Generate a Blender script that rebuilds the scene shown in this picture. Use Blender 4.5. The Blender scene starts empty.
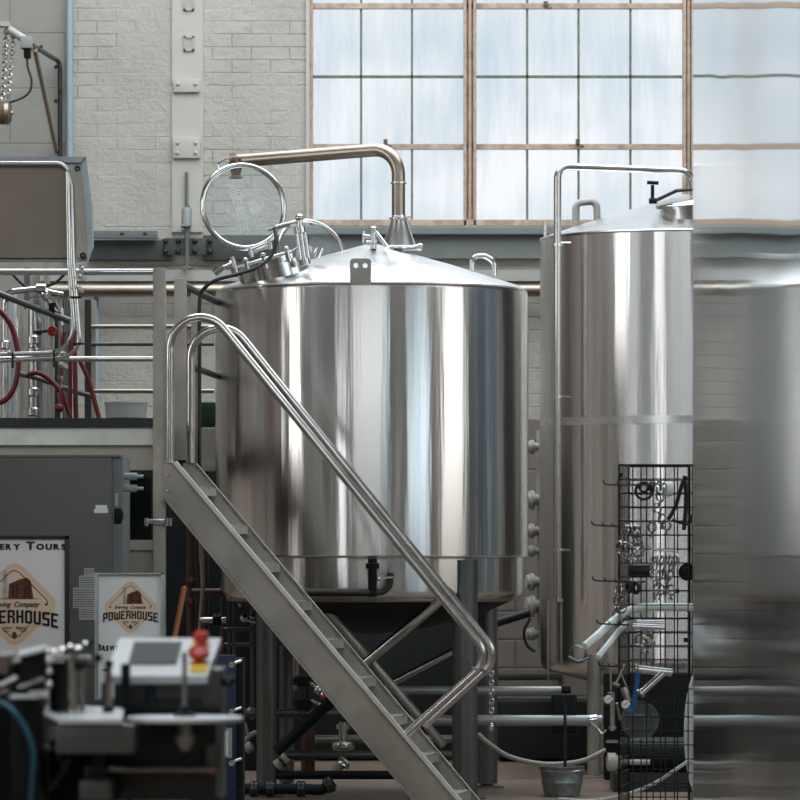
import bpy, bmesh, math, random
from mathutils import Vector, Matrix

SC = bpy.context.scene
COL = SC.collection
F = 4500.0                      # focal length in pixels of the 800 px frame
EYE, HOR = 1.5, 560.0

# ------------------------------------------------------------------ camera
cam_data = bpy.data.cameras.new('camera')
cam = bpy.data.objects.new('camera', cam_data)
COL.objects.link(cam)
cam.location = (0, 0, EYE)
cam.rotation_euler = (math.pi / 2, 0, 0)
cam_data.sensor_width = 36
cam_data.lens = 36 * F / 800
cam_data.shift_y = (HOR - 400) / 800
cam_data.clip_end = 200
cam_data.dof.use_dof = True
cam_data.dof.focus_distance = 28.3
cam_data.dof.aperture_fstop = 5.2
SC.camera = cam
SC.view_settings.view_transform = 'Standard'
SC.view_settings.look = 'None'
SC.view_settings.gamma = 1
SC.view_settings.use_curve_mapping = False
SC.view_settings.exposure = 0.0
SC.cycles.use_denoising = True
SC.cycles.max_bounces = 8
SC.cycles.diffuse_bounces = 3
SC.cycles.glossy_bounces = 5
SC.cycles.caustics_reflective = False
SC.cycles.caustics_refractive = False
SC.cycles.sample_clamp_indirect = 4

# ------------------------------------------------------------------ world and lamps added for daylight from unseen windows
w = bpy.data.worlds.new('sky'); SC.world = w; w.use_nodes = True
w.node_tree.nodes['Background'].inputs[0].default_value = (.6, .75, .9, 1)
w.node_tree.nodes['Background'].inputs[1].default_value = .6

def area(name, loc, rot, sx, sy, power, col):
    l = bpy.data.lights.new(name, 'AREA'); l.shape = 'RECTANGLE'; l.size = sx; l.size_y = sy
    l.energy = power; l.color = col
    o = bpy.data.objects.new(name, l); COL.objects.link(o)
    o.location = loc; o.rotation_euler = rot
    return o
R = math.radians
WIN_X0, WIN_X1 = -0.71, 5.2
# lamps added at unseen side windows and roof lights to brighten hall and shells
area('added_roof_light', (0.5, 30, 8.45), (0, 0, 0), 8.5, 7.5, 330, (.92, .97, 1))  # lamp under an added roof light that whitens the cone tops
area('added_roof_light_near', (-.5, 14, 8.45), (0, 0, 0), 6, 6, 330, (.94, .97, 1))  # lamp under an added roof light, brightens the near machine
area('daylight_side_left', (-8.9, 5.5, 5.2), (0, R(-90), 0), 4.4, 8.0, 440, (.95, .97, 1))
area('daylight_side_right', (7.9, 15.0, 5.2), (0, R(90), 0), 4.4, 9.2, 240, (.66, .86, 1))
area('added_bay_light_right', (7.9, 24.1, 5.2), (0, R(90), 0), 4.4, 3.6, 75, (1, .93, .84))  # added warm lamp, reflects as a beige stripe in the kettle
area('added_bay_light_left', (-8.9, 23.5, 5.2), (0, R(-90), 0), 4.4, 2.9, 130, (1, .96, .9))  # added lamp, reflects as a pale stripe in the kettle

# ------------------------------------------------------------------ helpers
def P(x, y, Y):
    return Vector(((x - 400) * Y / F, Y, EYE + (HOR - y) * Y / F))

class MB:
    def __init__(s):
        s.bm = bmesh.new()
    def add(s, verts, faces):
        vs = [s.bm.verts.new(v) for v in verts]
        for f in faces:
            try: s.bm.faces.new([vs[i] for i in f])
            except ValueError: pass
        return s
    def box(s, x0, x1, y0, y1, z0, z1, m=None, bev=0):
        vs = [Vector((x, y, z)) for x in (x0, x1) for y in (y0, y1) for z in (z0, z1)]
        if m is not None: vs = [m @ v for v in vs]
        fs = [(0,1,3,2),(4,6,7,5),(0,4,5,1),(2,3,7,6),(0,2,6,4),(1,5,7,3)]
        b = [s.bm.verts.new(v) for v in vs]
        ff = [s.bm.faces.new([b[i] for i in f]) for f in fs]
        if bev:
            es = list({e for f in ff for e in f.edges})
            bmesh.ops.bevel(s.bm, geom=es, offset=bev, segments=2, affect='EDGES', profile=.6)
        return s
    def pbox(s, px0, px1, py0, py1, Y, d, bev=0):
        a, b = P(px0, py1, Y), P(px1, py0, Y)
        return s.box(a.x, b.x, Y, Y + d, a.z, b.z, bev=bev)
    def tube(s, pts, r, n=12, closed=False, caps=True, rx=None):
        pts = [Vector(p) for p in pts]
        q = [pts[0]]
        for p in pts[1:]:
            if (p - q[-1]).length > 1e-5: q.append(p)
        pts = q
        N = len(pts)
        if N < 2: return s
        tans = []
        for i in range(N):
            if closed: t = pts[(i+1) % N] - pts[i-1]
            elif i == 0: t = pts[1] - pts[0]
            elif i == N-1: t = pts[-1] - pts[-2]
            else: t = (pts[i+1]-pts[i]).normalized() + (pts[i]-pts[i-1]).normalized()
            if t.length < 1e-9: t = Vector((0,0,1))
            tans.append(t.normalized())
        t0 = tans[0]
        nn = t0.cross(Vector((0,0,1)) if abs(t0.z) < .9 else Vector((0,1,0))).normalized()
        rings = []
        for i in range(N):
            t = tans[i]
            nn = (nn - t * nn.dot(t))
            nn = nn.normalized() if nn.length > 1e-6 else t.orthogonal().normalized()
            b = t.cross(nn)
            rr = r[i] if isinstance(r, (list, tuple)) else r
            rings.append([s.bm.verts.new(pts[i] + (nn*math.cos(2*math.pi*k/n) + b*math.sin(2*math.pi*k/n)) * rr) for k in range(n)])
        M_ = N if closed else N-1
        for i in range(M_):
            a, c = rings[i], rings[(i+1) % N]
            for k in range(n):
                try: s.bm.faces.new((a[k], a[(k+1) % n], c[(k+1) % n], c[k]))
                except ValueError: pass
        if caps and not closed:
            s.bm.faces.new(rings[0][::-1]); s.bm.faces.new(rings[-1])
        return s
    def cyl(s, a, b, r, r2=None, n=20):
        return s.tube([a, b], [r, r if r2 is None else r2], n=n)
    def lathe(s, prof, origin=(0,0,0), axis=(0,0,1), n=48, capped=True):
        """prof: list of (radius, height) along axis"""
        o = Vector(origin); ax = Vector(axis).normalized()
        u = ax.orthogonal().normalized() if abs(ax.z) < .999 else Vector((1,0,0)); v = ax.cross(u)
        rings = []
        for (r, h) in prof:
            if r < 1e-6: rings.append([s.bm.verts.new(o + ax*h)])
            else: rings.append([s.bm.verts.new(o + ax*h + (u*math.cos(2*math.pi*k/n) + v*math.sin(2*math.pi*k/n))*r) for k in range(n)])
        for a, c in zip(rings, rings[1:]):
            for k in range(n):
                k2 = (k+1) % n
                if len(a) == 1 and len(c) == 1: continue
                if len(a) == 1: f = (a[0], c[k2], c[k])
                elif len(c) == 1: f = (a[k], a[k2], c[0])
                else: f = (a[k], a[k2], c[k2], c[k])
                try: s.bm.faces.new(f)
                except ValueError: pass
        if capped:
            for rg in (rings[0], rings[-1]):
                if len(rg) > 2:
                    try: s.bm.faces.new(rg)
                    except ValueError: pass
        return s
    def prism(s, poly, d):
        """poly: 3D points of a flat face, d: extrusion vector"""
        poly = [Vector(p) for p in poly]; d = Vector(d); n = len(poly)
        a = [s.bm.verts.new(p) for p in poly]; b = [s.bm.verts.new(p + d) for p in poly]
        s.bm.faces.new(a); s.bm.faces.new(b[::-1])
        for i in range(n): s.bm.faces.new((a[i], b[i], b[(i+1) % n], a[(i+1) % n]))
        return s
    def ring(s, c, axis, R_, r, n=40, m=10, squash=1):
        ax = Vector(axis).normalized(); u = ax.orthogonal().normalized(); v = ax.cross(u)
        return s.tube([Vector(c) + (u*math.cos(2*math.pi*k/n) + v*math.sin(2*math.pi*k/n))*R_ for k in range(n)], r, n=m, closed=True)
    def ball(s, c, r, n=12, sz=1):
        prof = [(r*math.sin(math.pi*i/8), -r*sz*math.cos(math.pi*i/8)) for i in range(9)]
        prof[0] = (0, -r*sz); prof[-1] = (0, r*sz)
        return s.lathe(prof, c, n=n, capped=False)
    def build(s, name, mat, parent=None, label=None, cat=None, group=None, kind=None, smooth=True):
        bmesh.ops.recalc_face_normals(s.bm, faces=s.bm.faces)
        me = bpy.data.meshes.new(name); s.bm.to_mesh(me); s.bm.free()
        o = bpy.data.objects.new(name, me); COL.objects.link(o)
        if mat is not None: me.materials.append(MT[mat] if isinstance(mat, str) else mat)
        if smooth and len(me.polygons):
            me.shade_smooth(); me.set_sharp_from_angle(angle=R(38))
        if parent is not None:
            off = wloc(parent); o.parent = parent
        else:
            co = [v.co for v in me.vertices]
            off = Vector(((min(c.x for c in co)+max(c.x for c in co))/2, (min(c.y for c in co)+max(c.y for c in co))/2, min(c.z for c in co)))
            o.location = off
        me.transform(Matrix.Translation(-off))
        tag(o, label, cat, group, kind)
        return o

def wloc(o):
    v = Vector((0,0,0))
    while o is not None: v += o.location; o = o.parent
    return v

def tag(o, label=None, cat=None, group=None, kind=None):
    if label: o['label'] = label
    if cat: o['category'] = cat
    if group: o['group'] = group
    if kind: o['kind'] = kind
    return o

def T(name, label, cat, loc=(0,0,0), group=None, kind=None):
    o = bpy.data.objects.new(name, None); COL.objects.link(o); o.location = loc
    o.empty_display_size = .1
    return tag(o, label, cat, group, kind)

def dup(root, loc, label=None, rot=None, scale=None):
    r = root.copy(); COL.objects.link(r); r.location = loc
    if rot is not None: r.rotation_euler = rot
    if scale is not None: r.scale = (scale,)*3
    if label: r['label'] = label
    for ch in list(root.children):
        c = ch.copy(); COL.objects.link(c); c.parent = r
        for g in list(ch.children):
            d = g.copy(); COL.objects.link(d); d.parent = c
    return r

def fillet(pts, rad, seg=8):
    pts = [Vector(p) for p in pts]; out = [pts[0]]
    for i in range(1, len(pts)-1):
        p, a, b = pts[i], pts[i-1], pts[i+1]
        r_ = rad[i-1] if isinstance(rad, (list, tuple)) else rad
        d1, d2 = (a-p), (b-p); l1, l2 = d1.length, d2.length
        d1.normalize(); d2.normalize()
        ang = math.acos(max(-1, min(1, d1.dot(d2))))
        if ang > math.pi - .02 or r_ <= 0: out.append(p); continue
        t = min(r_ / math.tan(ang/2), l1*.49 if i > 1 else l1*.95, l2*.49 if i < len(pts)-2 else l2*.95)
        rr = t * math.tan(ang/2)
        c = p + (d1+d2).normalized() * (rr / math.sin(ang/2))
        s0, s1 = p + d1*t - c, p + d2*t - c
        tot = s0.angle(s1)
        for k in range(seg+1):
            f = k/seg
            out.append(c + (s0*math.sin((1-f)*tot) + s1*math.sin(f*tot)) / math.sin(tot))
    out.append(pts[-1])
    return out

def smooth(pts, seg=8):
    pts = [Vector(p) for p in pts]; e = [pts[0]*2-pts[1]] + pts + [pts[-1]*2-pts[-2]]; out = []
    for i in range(1, len(e)-2):
        a, b, c, d = e[i-1:i+3]
        for k in range(seg):
            t = k/seg
            out.append(.5*((2*b)+(c-a)*t+(2*a-5*b+4*c-d)*t*t+(3*b-a-3*c+d)*t**3))
    out.append(pts[-1]); return out

def PP(lst, Y):
    return [P(p[0], p[1], p[2] if len(p) > 2 else Y) for p in lst]

# ------------------------------------------------------------------ materials
MT = {}
def new_mat(name):
    m = bpy.data.materials.new(name); m.use_nodes = True
    nt = m.node_tree; b = nt.nodes['Principled BSDF']
    return m, nt, b
def nd(nt, t, **kw):
    n = nt.nodes.new(t)
    for k, v in kw.items():
        if k.startswith('i_'):
            key = k[2:].replace('_', ' ')
            n.inputs[key].default_value = v
        else: setattr(n, k, v)
    return n
def coords(nt, sc=(1,1,1)):
    tc = nd(nt, 'ShaderNodeTexCoord'); mp = nd(nt, 'ShaderNodeMapping'); mp.inputs['Scale'].default_value = sc
    nt.links.new(tc.outputs['Object'], mp.inputs['Vector']); return mp.outputs[0]
def noise(nt, vec, scale, detail=3, rough=.5):
    n = nd(nt, 'ShaderNodeTexNoise'); n.inputs['Scale'].default_value = scale; n.inputs['Detail'].default_value = detail
    n.inputs['Roughness'].default_value = rough
    nt.links.new(vec, n.inputs['Vector']); return n.outputs['Fac']
def ramp(nt, fac, stops):
    r = nd(nt, 'ShaderNodeValToRGB'); e = r.color_ramp.elements
    while len(e) < len(stops): e.new(.5)
    for el, (p, c) in zip(e, stops):
        el.position = p; el.color = (*c, 1) if len(c) == 3 else c
    nt.links.new(fac, r.inputs[0]); return r.outputs[0]
def bump(nt, b, h, strength, dist):
    n = nd(nt, 'ShaderNodeBump'); n.inputs['Strength'].default_value = strength; n.inputs['Distance'].default_value = dist
    nt.links.new(h, n.inputs['Height']); nt.links.new(n.outputs[0], b.inputs['Normal']); return n
def simple(name, col, rough=.5, metal=0, var=.15, scale=6, sc=(1,1,1), bmp=0, spec=.5, rv=.08, coat=0):
    m, nt, b = new_mat(name)
    v = coords(nt, sc); f = noise(nt, v, scale, 4, .6)
    lo = tuple(c*(1-var) for c in col); hi = tuple(min(1, c*(1+var)) for c in col)
    nt.links.new(ramp(nt, f, [(.3, lo), (.7, hi)]), b.inputs['Base Color'])
    mr = nd(nt, 'ShaderNodeMapRange'); mr.inputs['To Min'].default_value = max(0, rough-rv); mr.inputs['To Max'].default_value = min(1, rough+rv)
    nt.links.new(f, mr.inputs['Value']); nt.links.new(mr.outputs[0], b.inputs['Roughness'])
    b.inputs['Metallic'].default_value = metal
    b.inputs['Specular IOR Level'].default_value = spec
    b.inputs['Coat Weight'].default_value = coat
    if bmp: bump(nt, b, noise(nt, v, scale*5, 3), 1, bmp)
    MT[name] = m; return m

def shell_mat(name, col, rough, aniso, wave, wscale, rot=0.0, zsc=.04, radial=True):
    m, nt, b = new_mat(name)
    b.inputs['Metallic'].default_value = 1
    b.inputs['Base Color'].default_value = (*col, 1)
    b.inputs['Roughness'].default_value = rough
    b.inputs['Anisotropic'].default_value = aniso
    b.inputs['Anisotropic Rotation'].default_value = rot
    tg = nd(nt, 'ShaderNodeTangent')
    tg.direction_type = 'RADIAL'; tg.axis = 'Z'
    nt.links.new(tg.outputs[0], b.inputs['Tangent'])
    v = coords(nt, (1, 1, zsc)); f = noise(nt, v, wscale, 2, .5)
    bump(nt, b, f, 1, wave)
    MT[name] = m; return m

shell_mat('kettle_steel', (.76, .745, .725), .24, 1.0, .0015, 20, rot=.25)
shell_mat('tank_steel', (.80, .79, .775), .24, 1.0, .0015, 19, rot=.25)
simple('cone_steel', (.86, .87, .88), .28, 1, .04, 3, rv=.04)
simple('steel_tube', (.60, .59, .57), .22, 1, .06, 4)
simple('clamp_steel', (.34, .345, .34), .2, 1, .1, 6)
simple('steel_bright', (.68, .68, .67), .2, 1, .04, 6)
simple('steel_warm', (.38, .33, .275), .36, 1, .1, 5)
simple('steel_matte', (.40, .385, .345), .42, .6, .16, 5, bmp=.0003)
simple('console_face', (.26, .22, .18), .5, .4, .1, 4)
simple('steel_plate', (.46, .43, .375), .5, .35, .2, 3, bmp=.0003)
simple('steel_dark', (.05, .055, .056), .4, .7, .2, 6)
simple('iron_grey', (.07, .08, .078), .6, .2, .25, 5, bmp=.002)
simple('black_rubber', (.012, .013, .014), .45, 0, .2, 8)
simple('black_wire', (.014, .015, .015), .35, .3, .2, 8)
simple('black_plastic', (.007, .010, .011), .45, 0, .2, 6, spec=.18)
simple('tread_steel', (.55, .55, .52), .42, .5, .2, 20)
simple('flange_highlight', (.78, .78, .74), .4, .3, .08, 8)  # brighter copy of the stair steel, top edge highlight put into the colour
simple('pipe_grey', (.36, .39, .39), .42, .4, .08, 6)
simple('leg_steel', (.145, .155, .15), .42, .7, .12, 3, sc=(1,1,.2))
simple('red_hose', (.16, .010, .011), .3, 0, .2, 6)
simple('red_paint', (.45, .02, .015), .35, 0, .1, 6)
simple('yellow_paint', (.7, .42, .03), .5, 0, .1, 6)
simple('grey_paint', (.10, .108, .095), .42, 0, .08, 2.5, bmp=.0002)
simple('grey_edge', (.13, .155, .155), .42, 0, .08, 3)
simple('lip_paint', (.45, .50, .52), .4, .2, .12, 12)
simple('conduit_paint', (.16, .185, .18), .5, .2, .12, 6)
simple('pale_blue_paint', (.36, .44, .49), .5, 0, .06, 4)
simple('cream_paint', (.46, .45, .41), .6, 0, .1, 4)
simple('beige_paint', (.36, .29, .22), .5, 0, .15, 5)
simple('beam_grey', (.5, .47, .41), .5, .2, .12, 5)
simple('fascia_grey', (.85, .87, .82), .5, .1, .1, 6)
simple('box_grey', (.30, .33, .32), .5, .1, .1, 6)
simple('rust_brown', (.15, .09, .055), .65, .2, .4, 20, bmp=.002)
simple('blue_paint', (.006, .021, .055), .45, .1, .2, 4)
simple('blue_tube', (.02, .12, .17), .3, 0, .1, 5)
simple('blue_strap', (.01, .12, .36), .5, 0, .1, 5)
simple('white_plastic', (.68, .72, .74), .35, 0, .05, 5)
simple('milky_hose', (.80, .88, .9), .25, 0, .06, 9)
simple('paper', (.86, .88, .88), .7, 0, .03, 5)
simple('paper_small', (.42, .43, .40), .7, 0, .06, 8)
simple('ink', (.008, .008, .009), .7, 0, 0, 5)
simple('ink_brown', (.10, .05, .035), .7, 0, .2, 30)
simple('peach', (.84, .60, .40), .7, 0, .04, 5)
simple('peach_light', (.82, .68, .52), .7, 0, .03, 5)
simple('brick_print', (.14, .035, .025), .7, 0, .7, 60, sc=(1,1,1))
simple('chimney_print', (.42, .44, .42), .7, 0, .3, 60)
simple('frame_black', (.01, .012, .013), .4, 0, .1, 5)
simple('frame_silver', (.36, .41, .40), .35, .5, .12, 6)
simple('wood_handle', (.34, .12, .035), .5, 0, .2, 12, sc=(1,1,.15))
simple('zinc', (.26, .3, .31), .42, .8, .35, 18)
simple('copper_brown', (.11, .06, .045), .5, .5, .3, 8)
simple('screen_grey', (.06, .068, .068), .6, 0, .12, 20)
simple('logo_blue', (.01, .03, .08), .4, 0, .1, 6)
simple('gauge_face', (.75, .75, .72), .4, 0, .02, 6)
simple('shade_black', (.008, .011, .011), .8, 0, .3, 6)  # near-black standing in for the shade under the kettle and behind it
simple('green_panel', (.006, .045, .02), .5, 0, .2, 4)
simple('etch_white', (.85, .88, .9), .6, 0, 0, 5)
simple('cyan_sticker', (.03, .22, .26), .5, 0, .1, 5)

def glass(name, col, alpha):
    """clear sheet: mostly see-through with a glossy skin"""
    m, nt, b = new_mat(name)
    tr = nd(nt, 'ShaderNodeBsdfTransparent'); tr.inputs[0].default_value = (*col, 1)
    mx = nd(nt, 'ShaderNodeMixShader'); mx.inputs[0].default_value = alpha
    b.inputs['Base Color'].default_value = (.86, .9, .92, 1); b.inputs['Roughness'].default_value = .2
    nt.links.new(tr.outputs[0], mx.inputs[1]); nt.links.new(b.outputs[0], mx.inputs[2])
    nt.links.new(mx.outputs[0], nt.nodes['Material Output'].inputs[0]); MT[name] = m
glass('lid_glass', (.95, .98, .98), .07)
glass('etched', (1, 1, 1), .8)
glass('etched_soft', (1, 1, 1), .3)

m, nt, b = new_mat('etched')
tr = nd(nt, 'ShaderNodeBsdfTransparent'); tl = nd(nt, 'ShaderNodeBsdfTranslucent'); df = nd(nt, 'ShaderNodeBsdfDiffuse')
ad = nd(nt, 'ShaderNodeMixShader'); ad.inputs[0].default_value = .5; mx = nd(nt, 'ShaderNodeMixShader'); mx.inputs[0].default_value = .96
for x in (tl, df): x.inputs[0].default_value = (.97, .98, 1, 1)
nt.links.new(tl.outputs[0], ad.inputs[1]); nt.links.new(df.outputs[0], ad.inputs[2]); nt.links.new(tr.outputs[0], mx.inputs[1]); nt.links.new(ad.outputs[0], mx.inputs[2])
nt.links.new(mx.outputs[0], nt.nodes['Material Output'].inputs[0]); MT['etched'] = m
# window panes: frosted glass lit by the sky behind
def pane_mat(name, strength, seed):
    m, nt, b = new_mat(name)
    v = coords(nt, (1, 1, 1)); n1 = noise(nt, v, 1.1+seed, 2); 
    v2 = coords(nt, (6, 1, .6)); n2 = noise(nt, v2, 3.0, 4, .65)
    v3 = coords(nt, (1, 1, 1)); n3 = noise(nt, v3, 60, 2, .5)
    mx = nd(nt, 'ShaderNodeMath', operation='MULTIPLY_ADD'); mx.inputs[1].default_value = .6
    nt.links.new(n1, mx.inputs[0]); 
    m2 = nd(nt, 'ShaderNodeMath', operation='MULTIPLY'); m2.inputs[1].default_value = .3
    nt.links.new(n2, m2.inputs[0]); nt.links.new(m2.outputs[0], mx.inputs[2])
    m3 = nd(nt, 'ShaderNodeMath', operation='MULTIPLY_ADD'); m3.inputs[1].default_value = .09
    nt.links.new(n3, m3.inputs[0]); nt.links.new(mx.outputs[0], m3.inputs[2])
    c = ramp(nt, m3.outputs[0], [(.30, (.50, .61, .70)), (.46, (.66, .73, .78)), (.62, (.84, .87, .90))])
    em = nd(nt, 'ShaderNodeEmission'); em.inputs[1].default_value = strength
    nt.links.new(c, em.inputs[0]); nt.links.new(em.outputs[0], nt.nodes['Material Output'].inputs[0]); MT[name] = m
pane_mat('frosted_pane', 1.12, 0)
pane_mat('side_pane', 1.7, .4)
pane_mat('added_roof_pane', 3.4, .4)  # glow of the added roof light, set strong for the cone tops

# painted brick wall
def brick_mat(name, c1, c2, mortar, bw, bh, bumpd, msize=.008, peel=.5):
    m, nt, b = new_mat(name)
    tc = nd(nt, 'ShaderNodeTexCoord'); sp = nd(nt, 'ShaderNodeSeparateXYZ'); cb = nd(nt, 'ShaderNodeCombineXYZ')
    nt.links.new(tc.outputs['Object'], sp.inputs[0]); 
    ad = nd(nt, 'ShaderNodeMath', operation='ADD'); nt.links.new(sp.outputs[0], ad.inputs[0]); nt.links.new(sp.outputs[1], ad.inputs[1])
    nt.links.new(ad.outputs[0], cb.inputs[0]); nt.links.new(sp.outputs[2], cb.inputs[1])
    br = nd(nt, 'ShaderNodeTexBrick'); nt.links.new(cb.outputs[0], br.inputs['Vector'])
    for k, v in (('Scale', 1), ('Mortar Size', msize), ('Mortar Smooth', .6), ('Brick Width', bw), ('Row Height', bh), ('Bias', 0)): br.inputs[k].default_value = v
    br.inputs['Color1'].default_value = (*c1, 1); br.inputs['Color2'].default_value = (*c2, 1); br.inputs['Mortar'].default_value = (*mortar, 1)
    n = noise(nt, tc.outputs['Object'], 2.2, 5, .65)
    mixc = nd(nt, 'ShaderNodeMix', data_type='RGBA', blend_type='MULTIPLY'); mixc.inputs[0].default_value = 1
    nt.links.new(br.outputs['Color'], mixc.inputs[6]); nt.links.new(ramp(nt, n, [(.25, (.82, .82, .8)), (.7, (1, 1, 1))]), mixc.inputs[7])
    nt.links.new(mixc.outputs[2], b.inputs['Base Color']); b.inputs['Roughness'].default_value = .6
    # bump: brick relief where the paint is thin, plus lumps
    n2 = noise(nt, tc.outputs['Object'], 1.3, 3, .6)
    msk = ramp(nt, n2, [(peel-.08, (0.05, 0.05, 0.05)), (peel+.1, (1, 1, 1))])
    mm = nd(nt, 'ShaderNodeMath', operation='MULTIPLY'); nt.links.new(br.outputs['Fac'], mm.inputs[0]); nt.links.new(msk, mm.inputs[1])
    n3 = noise(nt, tc.outputs['Object'], 14, 5, .7)
    m4 = nd(nt, 'ShaderNodeMath', operation='MULTIPLY_ADD'); m4.inputs[1].default_value = -1; nt.links.new(mm.outputs[0], m4.inputs[0]); nt.links.new(n3, m4.inputs[2])
    bump(nt, b, m4.outputs[0], 1, bumpd); MT[name] = m
brick_mat('white_brick', (.52, .50, .45), (.52, .50, .45), (.51, .49, .44), .30, .1, .016, .006, .55)
brick_mat('grey_block', (.37, .36, .325), (.36, .35, .32), (.33, .32, .29), .86, .43, .004, .008, .3)
brick_mat('lower_block', (.25, .22, .185), (.23, .20, .17), (.17, .15, .13), .6, .22, .006, .01, .3)
brick_mat('pink_brick', (.40, .29, .25), (.36, .27, .23), (.40, .36, .33), .26, .094, .006)
simple('plaster_cream', (.5, .46, .4), .8, 0, .08, 2)
simple('smooth_white', (.53, .51, .46), .6, 0, .06, 3, bmp=.001)
simple('ceiling_dark', (.22, .2, .18), .8, 0, .2, 2)
simple('floor_concrete', (.2, .15, .115), .4, 0, .35, .9, bmp=.0006, rv=.15)
simple('window_paint', (.50, .38, .29), .7, 0, .3, 14, bmp=.004)
simple('thin_bar', (.16, .17, .13), .6, 0, .3, 20)
simple('sill_paint', (.20, .225, .215), .55, 0, .1, 4)
simple('dark_stripe', (.03, .028, .025), .8, 0, .2, 2)  # near-black of added panels and columns, reflected as dark bands
simple('pale_pink', (.55, .465, .425), .7, 0, .08, 3)
simple('sky_paint', (.35, .5, .6), .6, 0, .08, 3)
simple('slate_paint', (.09, .17, .22), .6, 0, .1, 4)
simple('wood_brown', (.12, .075, .05), .6, 0, .2, 4)

# the tall polished sheet steel of the near enclosure
m, nt, b = new_mat('polished_sheet')
b.inputs['Metallic'].default_value = 1; b.inputs['Base Color'].default_value = (.48, .57, .60, 1)
b.inputs['Roughness'].default_value = .055; b.inputs['Anisotropic'].default_value = .8; b.inputs['Anisotropic Rotation'].default_value = 0
tg = nd(nt, 'ShaderNodeCombineXYZ'); tg.inputs[1].default_value = 1; nt.links.new(tg.outputs[0], b.inputs['Tangent'])
v = coords(nt, (1, .35, 1.0)); bump(nt, b, noise(nt, v, 1.1, 1, .4), 1, .006)
MT['polished_sheet'] = m
# ================================================================== THE HALL
YW = 35.0
def struct(mb, name, mat, parent=None, smooth=False): return mb.build(name, mat, parent, kind='structure', smooth=smooth)
XL, XR, YB, ZC = -9.0, 8.0, -4.0, 8.6
struct(MB().box(XL-.3, XR+.3, YB-.3, YW+.3, -.2, 0), 'floor', 'floor_concrete')
struct(MB().box(XL-.3, XR+.3, YB-.3, YW+.3, ZC, ZC+.2), 'ceiling', 'ceiling_dark')
# back wall, in pieces round the window opening; window from px x 309 / y 226 up
wx0 = P(309, 0, YW).x; wz0 = P(0, 226, YW).z; wz1 = 8.5; wx1 = P(1065, 0, YW).x
xblk = P(70, 0, YW).x; zlow = P(0, 420, YW).z
w_ = MB()
w_.box(xblk, wx0, YW, YW+.35, zlow, ZC); w_.box(wx0, wx1, YW, YW+.35, zlow, wz0); w_.box(wx0, wx1, YW, YW+.35, wz1, ZC); w_.box(wx1, XR, YW, YW+.35, zlow, ZC)
struct(w_, 'wall_back', 'white_brick')
struct(MB().box(XL, xblk, YW+.02, YW+.35, zlow, ZC), 'wall_back_block', 'grey_block')
struct(MB().box(XL, XR, YW-.04, YW+.35, 0, zlow), 'wall_back_lower', 'lower_block')
# smooth pilaster strip between two seams
struct(MB().pbox(172, 203, -40, 232, YW-.02, .03), 'trim_1', 'smooth_white')
struct(MB().pbox(40, 1100, 270, 281, YW-.10, .1), 'trim_2', 'cream_paint')
# side and rear walls with openings
def side_wall(name, X, sgn, mat, wins):
    mb = MB(); y = YB
    x0, x1 = (X, X+.3) if sgn > 0 else (X-.3, X)
    mb.box(x0, x1, YB, YW+.3, 0, 3.0); mb.box(x0, x1, YB, YW+.3, 7.4, ZC)
    ys = sorted(wins)
    for (a, b_) in ys + [(YW+.3, 0)]:
        mb.box(x0, x1, y, a, 3.0, 7.4); y = b_
    struct(mb, name, mat)
    return ys
LW = [(1.5, 4.6), (6, 9.5), (22, 25)]
RW = [(3, 6), (10.4, 13), (13.6, 16.2), (16.8, 19.6), (22.3, 25.9)]
side_wall('wall_left', XL, -1, 'pink_brick', LW)
side_wall('wall_right', XR, 1, 'plaster_cream', RW)
n_ = 2
for X, sgn, ws in ((XL, -1, LW), (XR, 1, RW)):
    for (a, b_) in ws:
        xx = X + sgn*.15
        r_ = T('window_%d' % n_, None, None, (xx, (a+b_)/2, 3.0), kind='structure'); n_ += 1
        struct(MB().box(xx-.01, xx+.01, a, b_, 3.0, 7.4), 'pane', 'side_pane', r_)
        fr = MB()
        for k in range(4):
            yy = a + (b_-a)*k/3; fr.box(xx-.05, xx+.05, yy-.03, yy+.03, 3.0, 7.4)
        for k in range(9): zz = 3.0 + 4.4*k/8; fr.box(xx-.05, xx+.05, a, b_, zz-.02, zz+.02)
        struct(fr, 'window_frame', 'window_paint', r_)
mb = MB(); mb.box(XL, -6.2, YB-.3, YB, 0, ZC); mb.box(-4.2, -2.2, YB-.3, YB, 0, ZC); mb.box(-.6, 1.2, YB-.3, YB, 0, ZC); mb.box(2.6, 4.4, YB-.3, YB, 0, ZC); mb.box(6, XR, YB-.3, YB, 0, ZC)
for (a, b_) in ((-6.2, -4.2), (-2.2, -.6), (1.2, 2.6), (4.4, 6)): mb.box(a, b_, YB-.3, YB, 7.4, ZC); mb.box(a, b_, YB-.3, YB, 0, 3.0)
struct(mb, 'wall_front', 'plaster_cream')
struct(MB().box(XL, -1.3, YB+.0, YB+.06, 0, 5.6), 'trim_10', 'wood_brown')  # unseen wall panels added from here on, reflected as stripes in the shells
struct(MB().box(XR-.06, XR, 19.7, 22.1, 0, 7.9), 'trim_11', 'wood_brown')
struct(MB().box(XR-.05, XR, 9.8, 19.6, 0, 2.95), 'trim_16', 'sky_paint')
struct(MB().box(XL, XL+.05, 25.3, 34, 0, 8), 'trim_17', 'pale_pink')
struct(MB().box(XL, XL+.05, 12.4, 20.8, 0, 8), 'trim_18', 'wood_brown')
struct(MB().box(XR-.06, XR, 26.3, 31.2, 0, 8.3), 'trim_12', 'slate_paint')
struct(MB().box(XR-.06, XR, 31.6, 34.95, 0, 8.3), 'trim_13', 'dark_stripe')
rn = random.Random(11)
pal = ['wood_brown', 'plaster_cream', 'dark_stripe', 'sill_paint', 'smooth_white', 'pale_pink', 'smooth_white', 'peach']
k_n = 20
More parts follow.
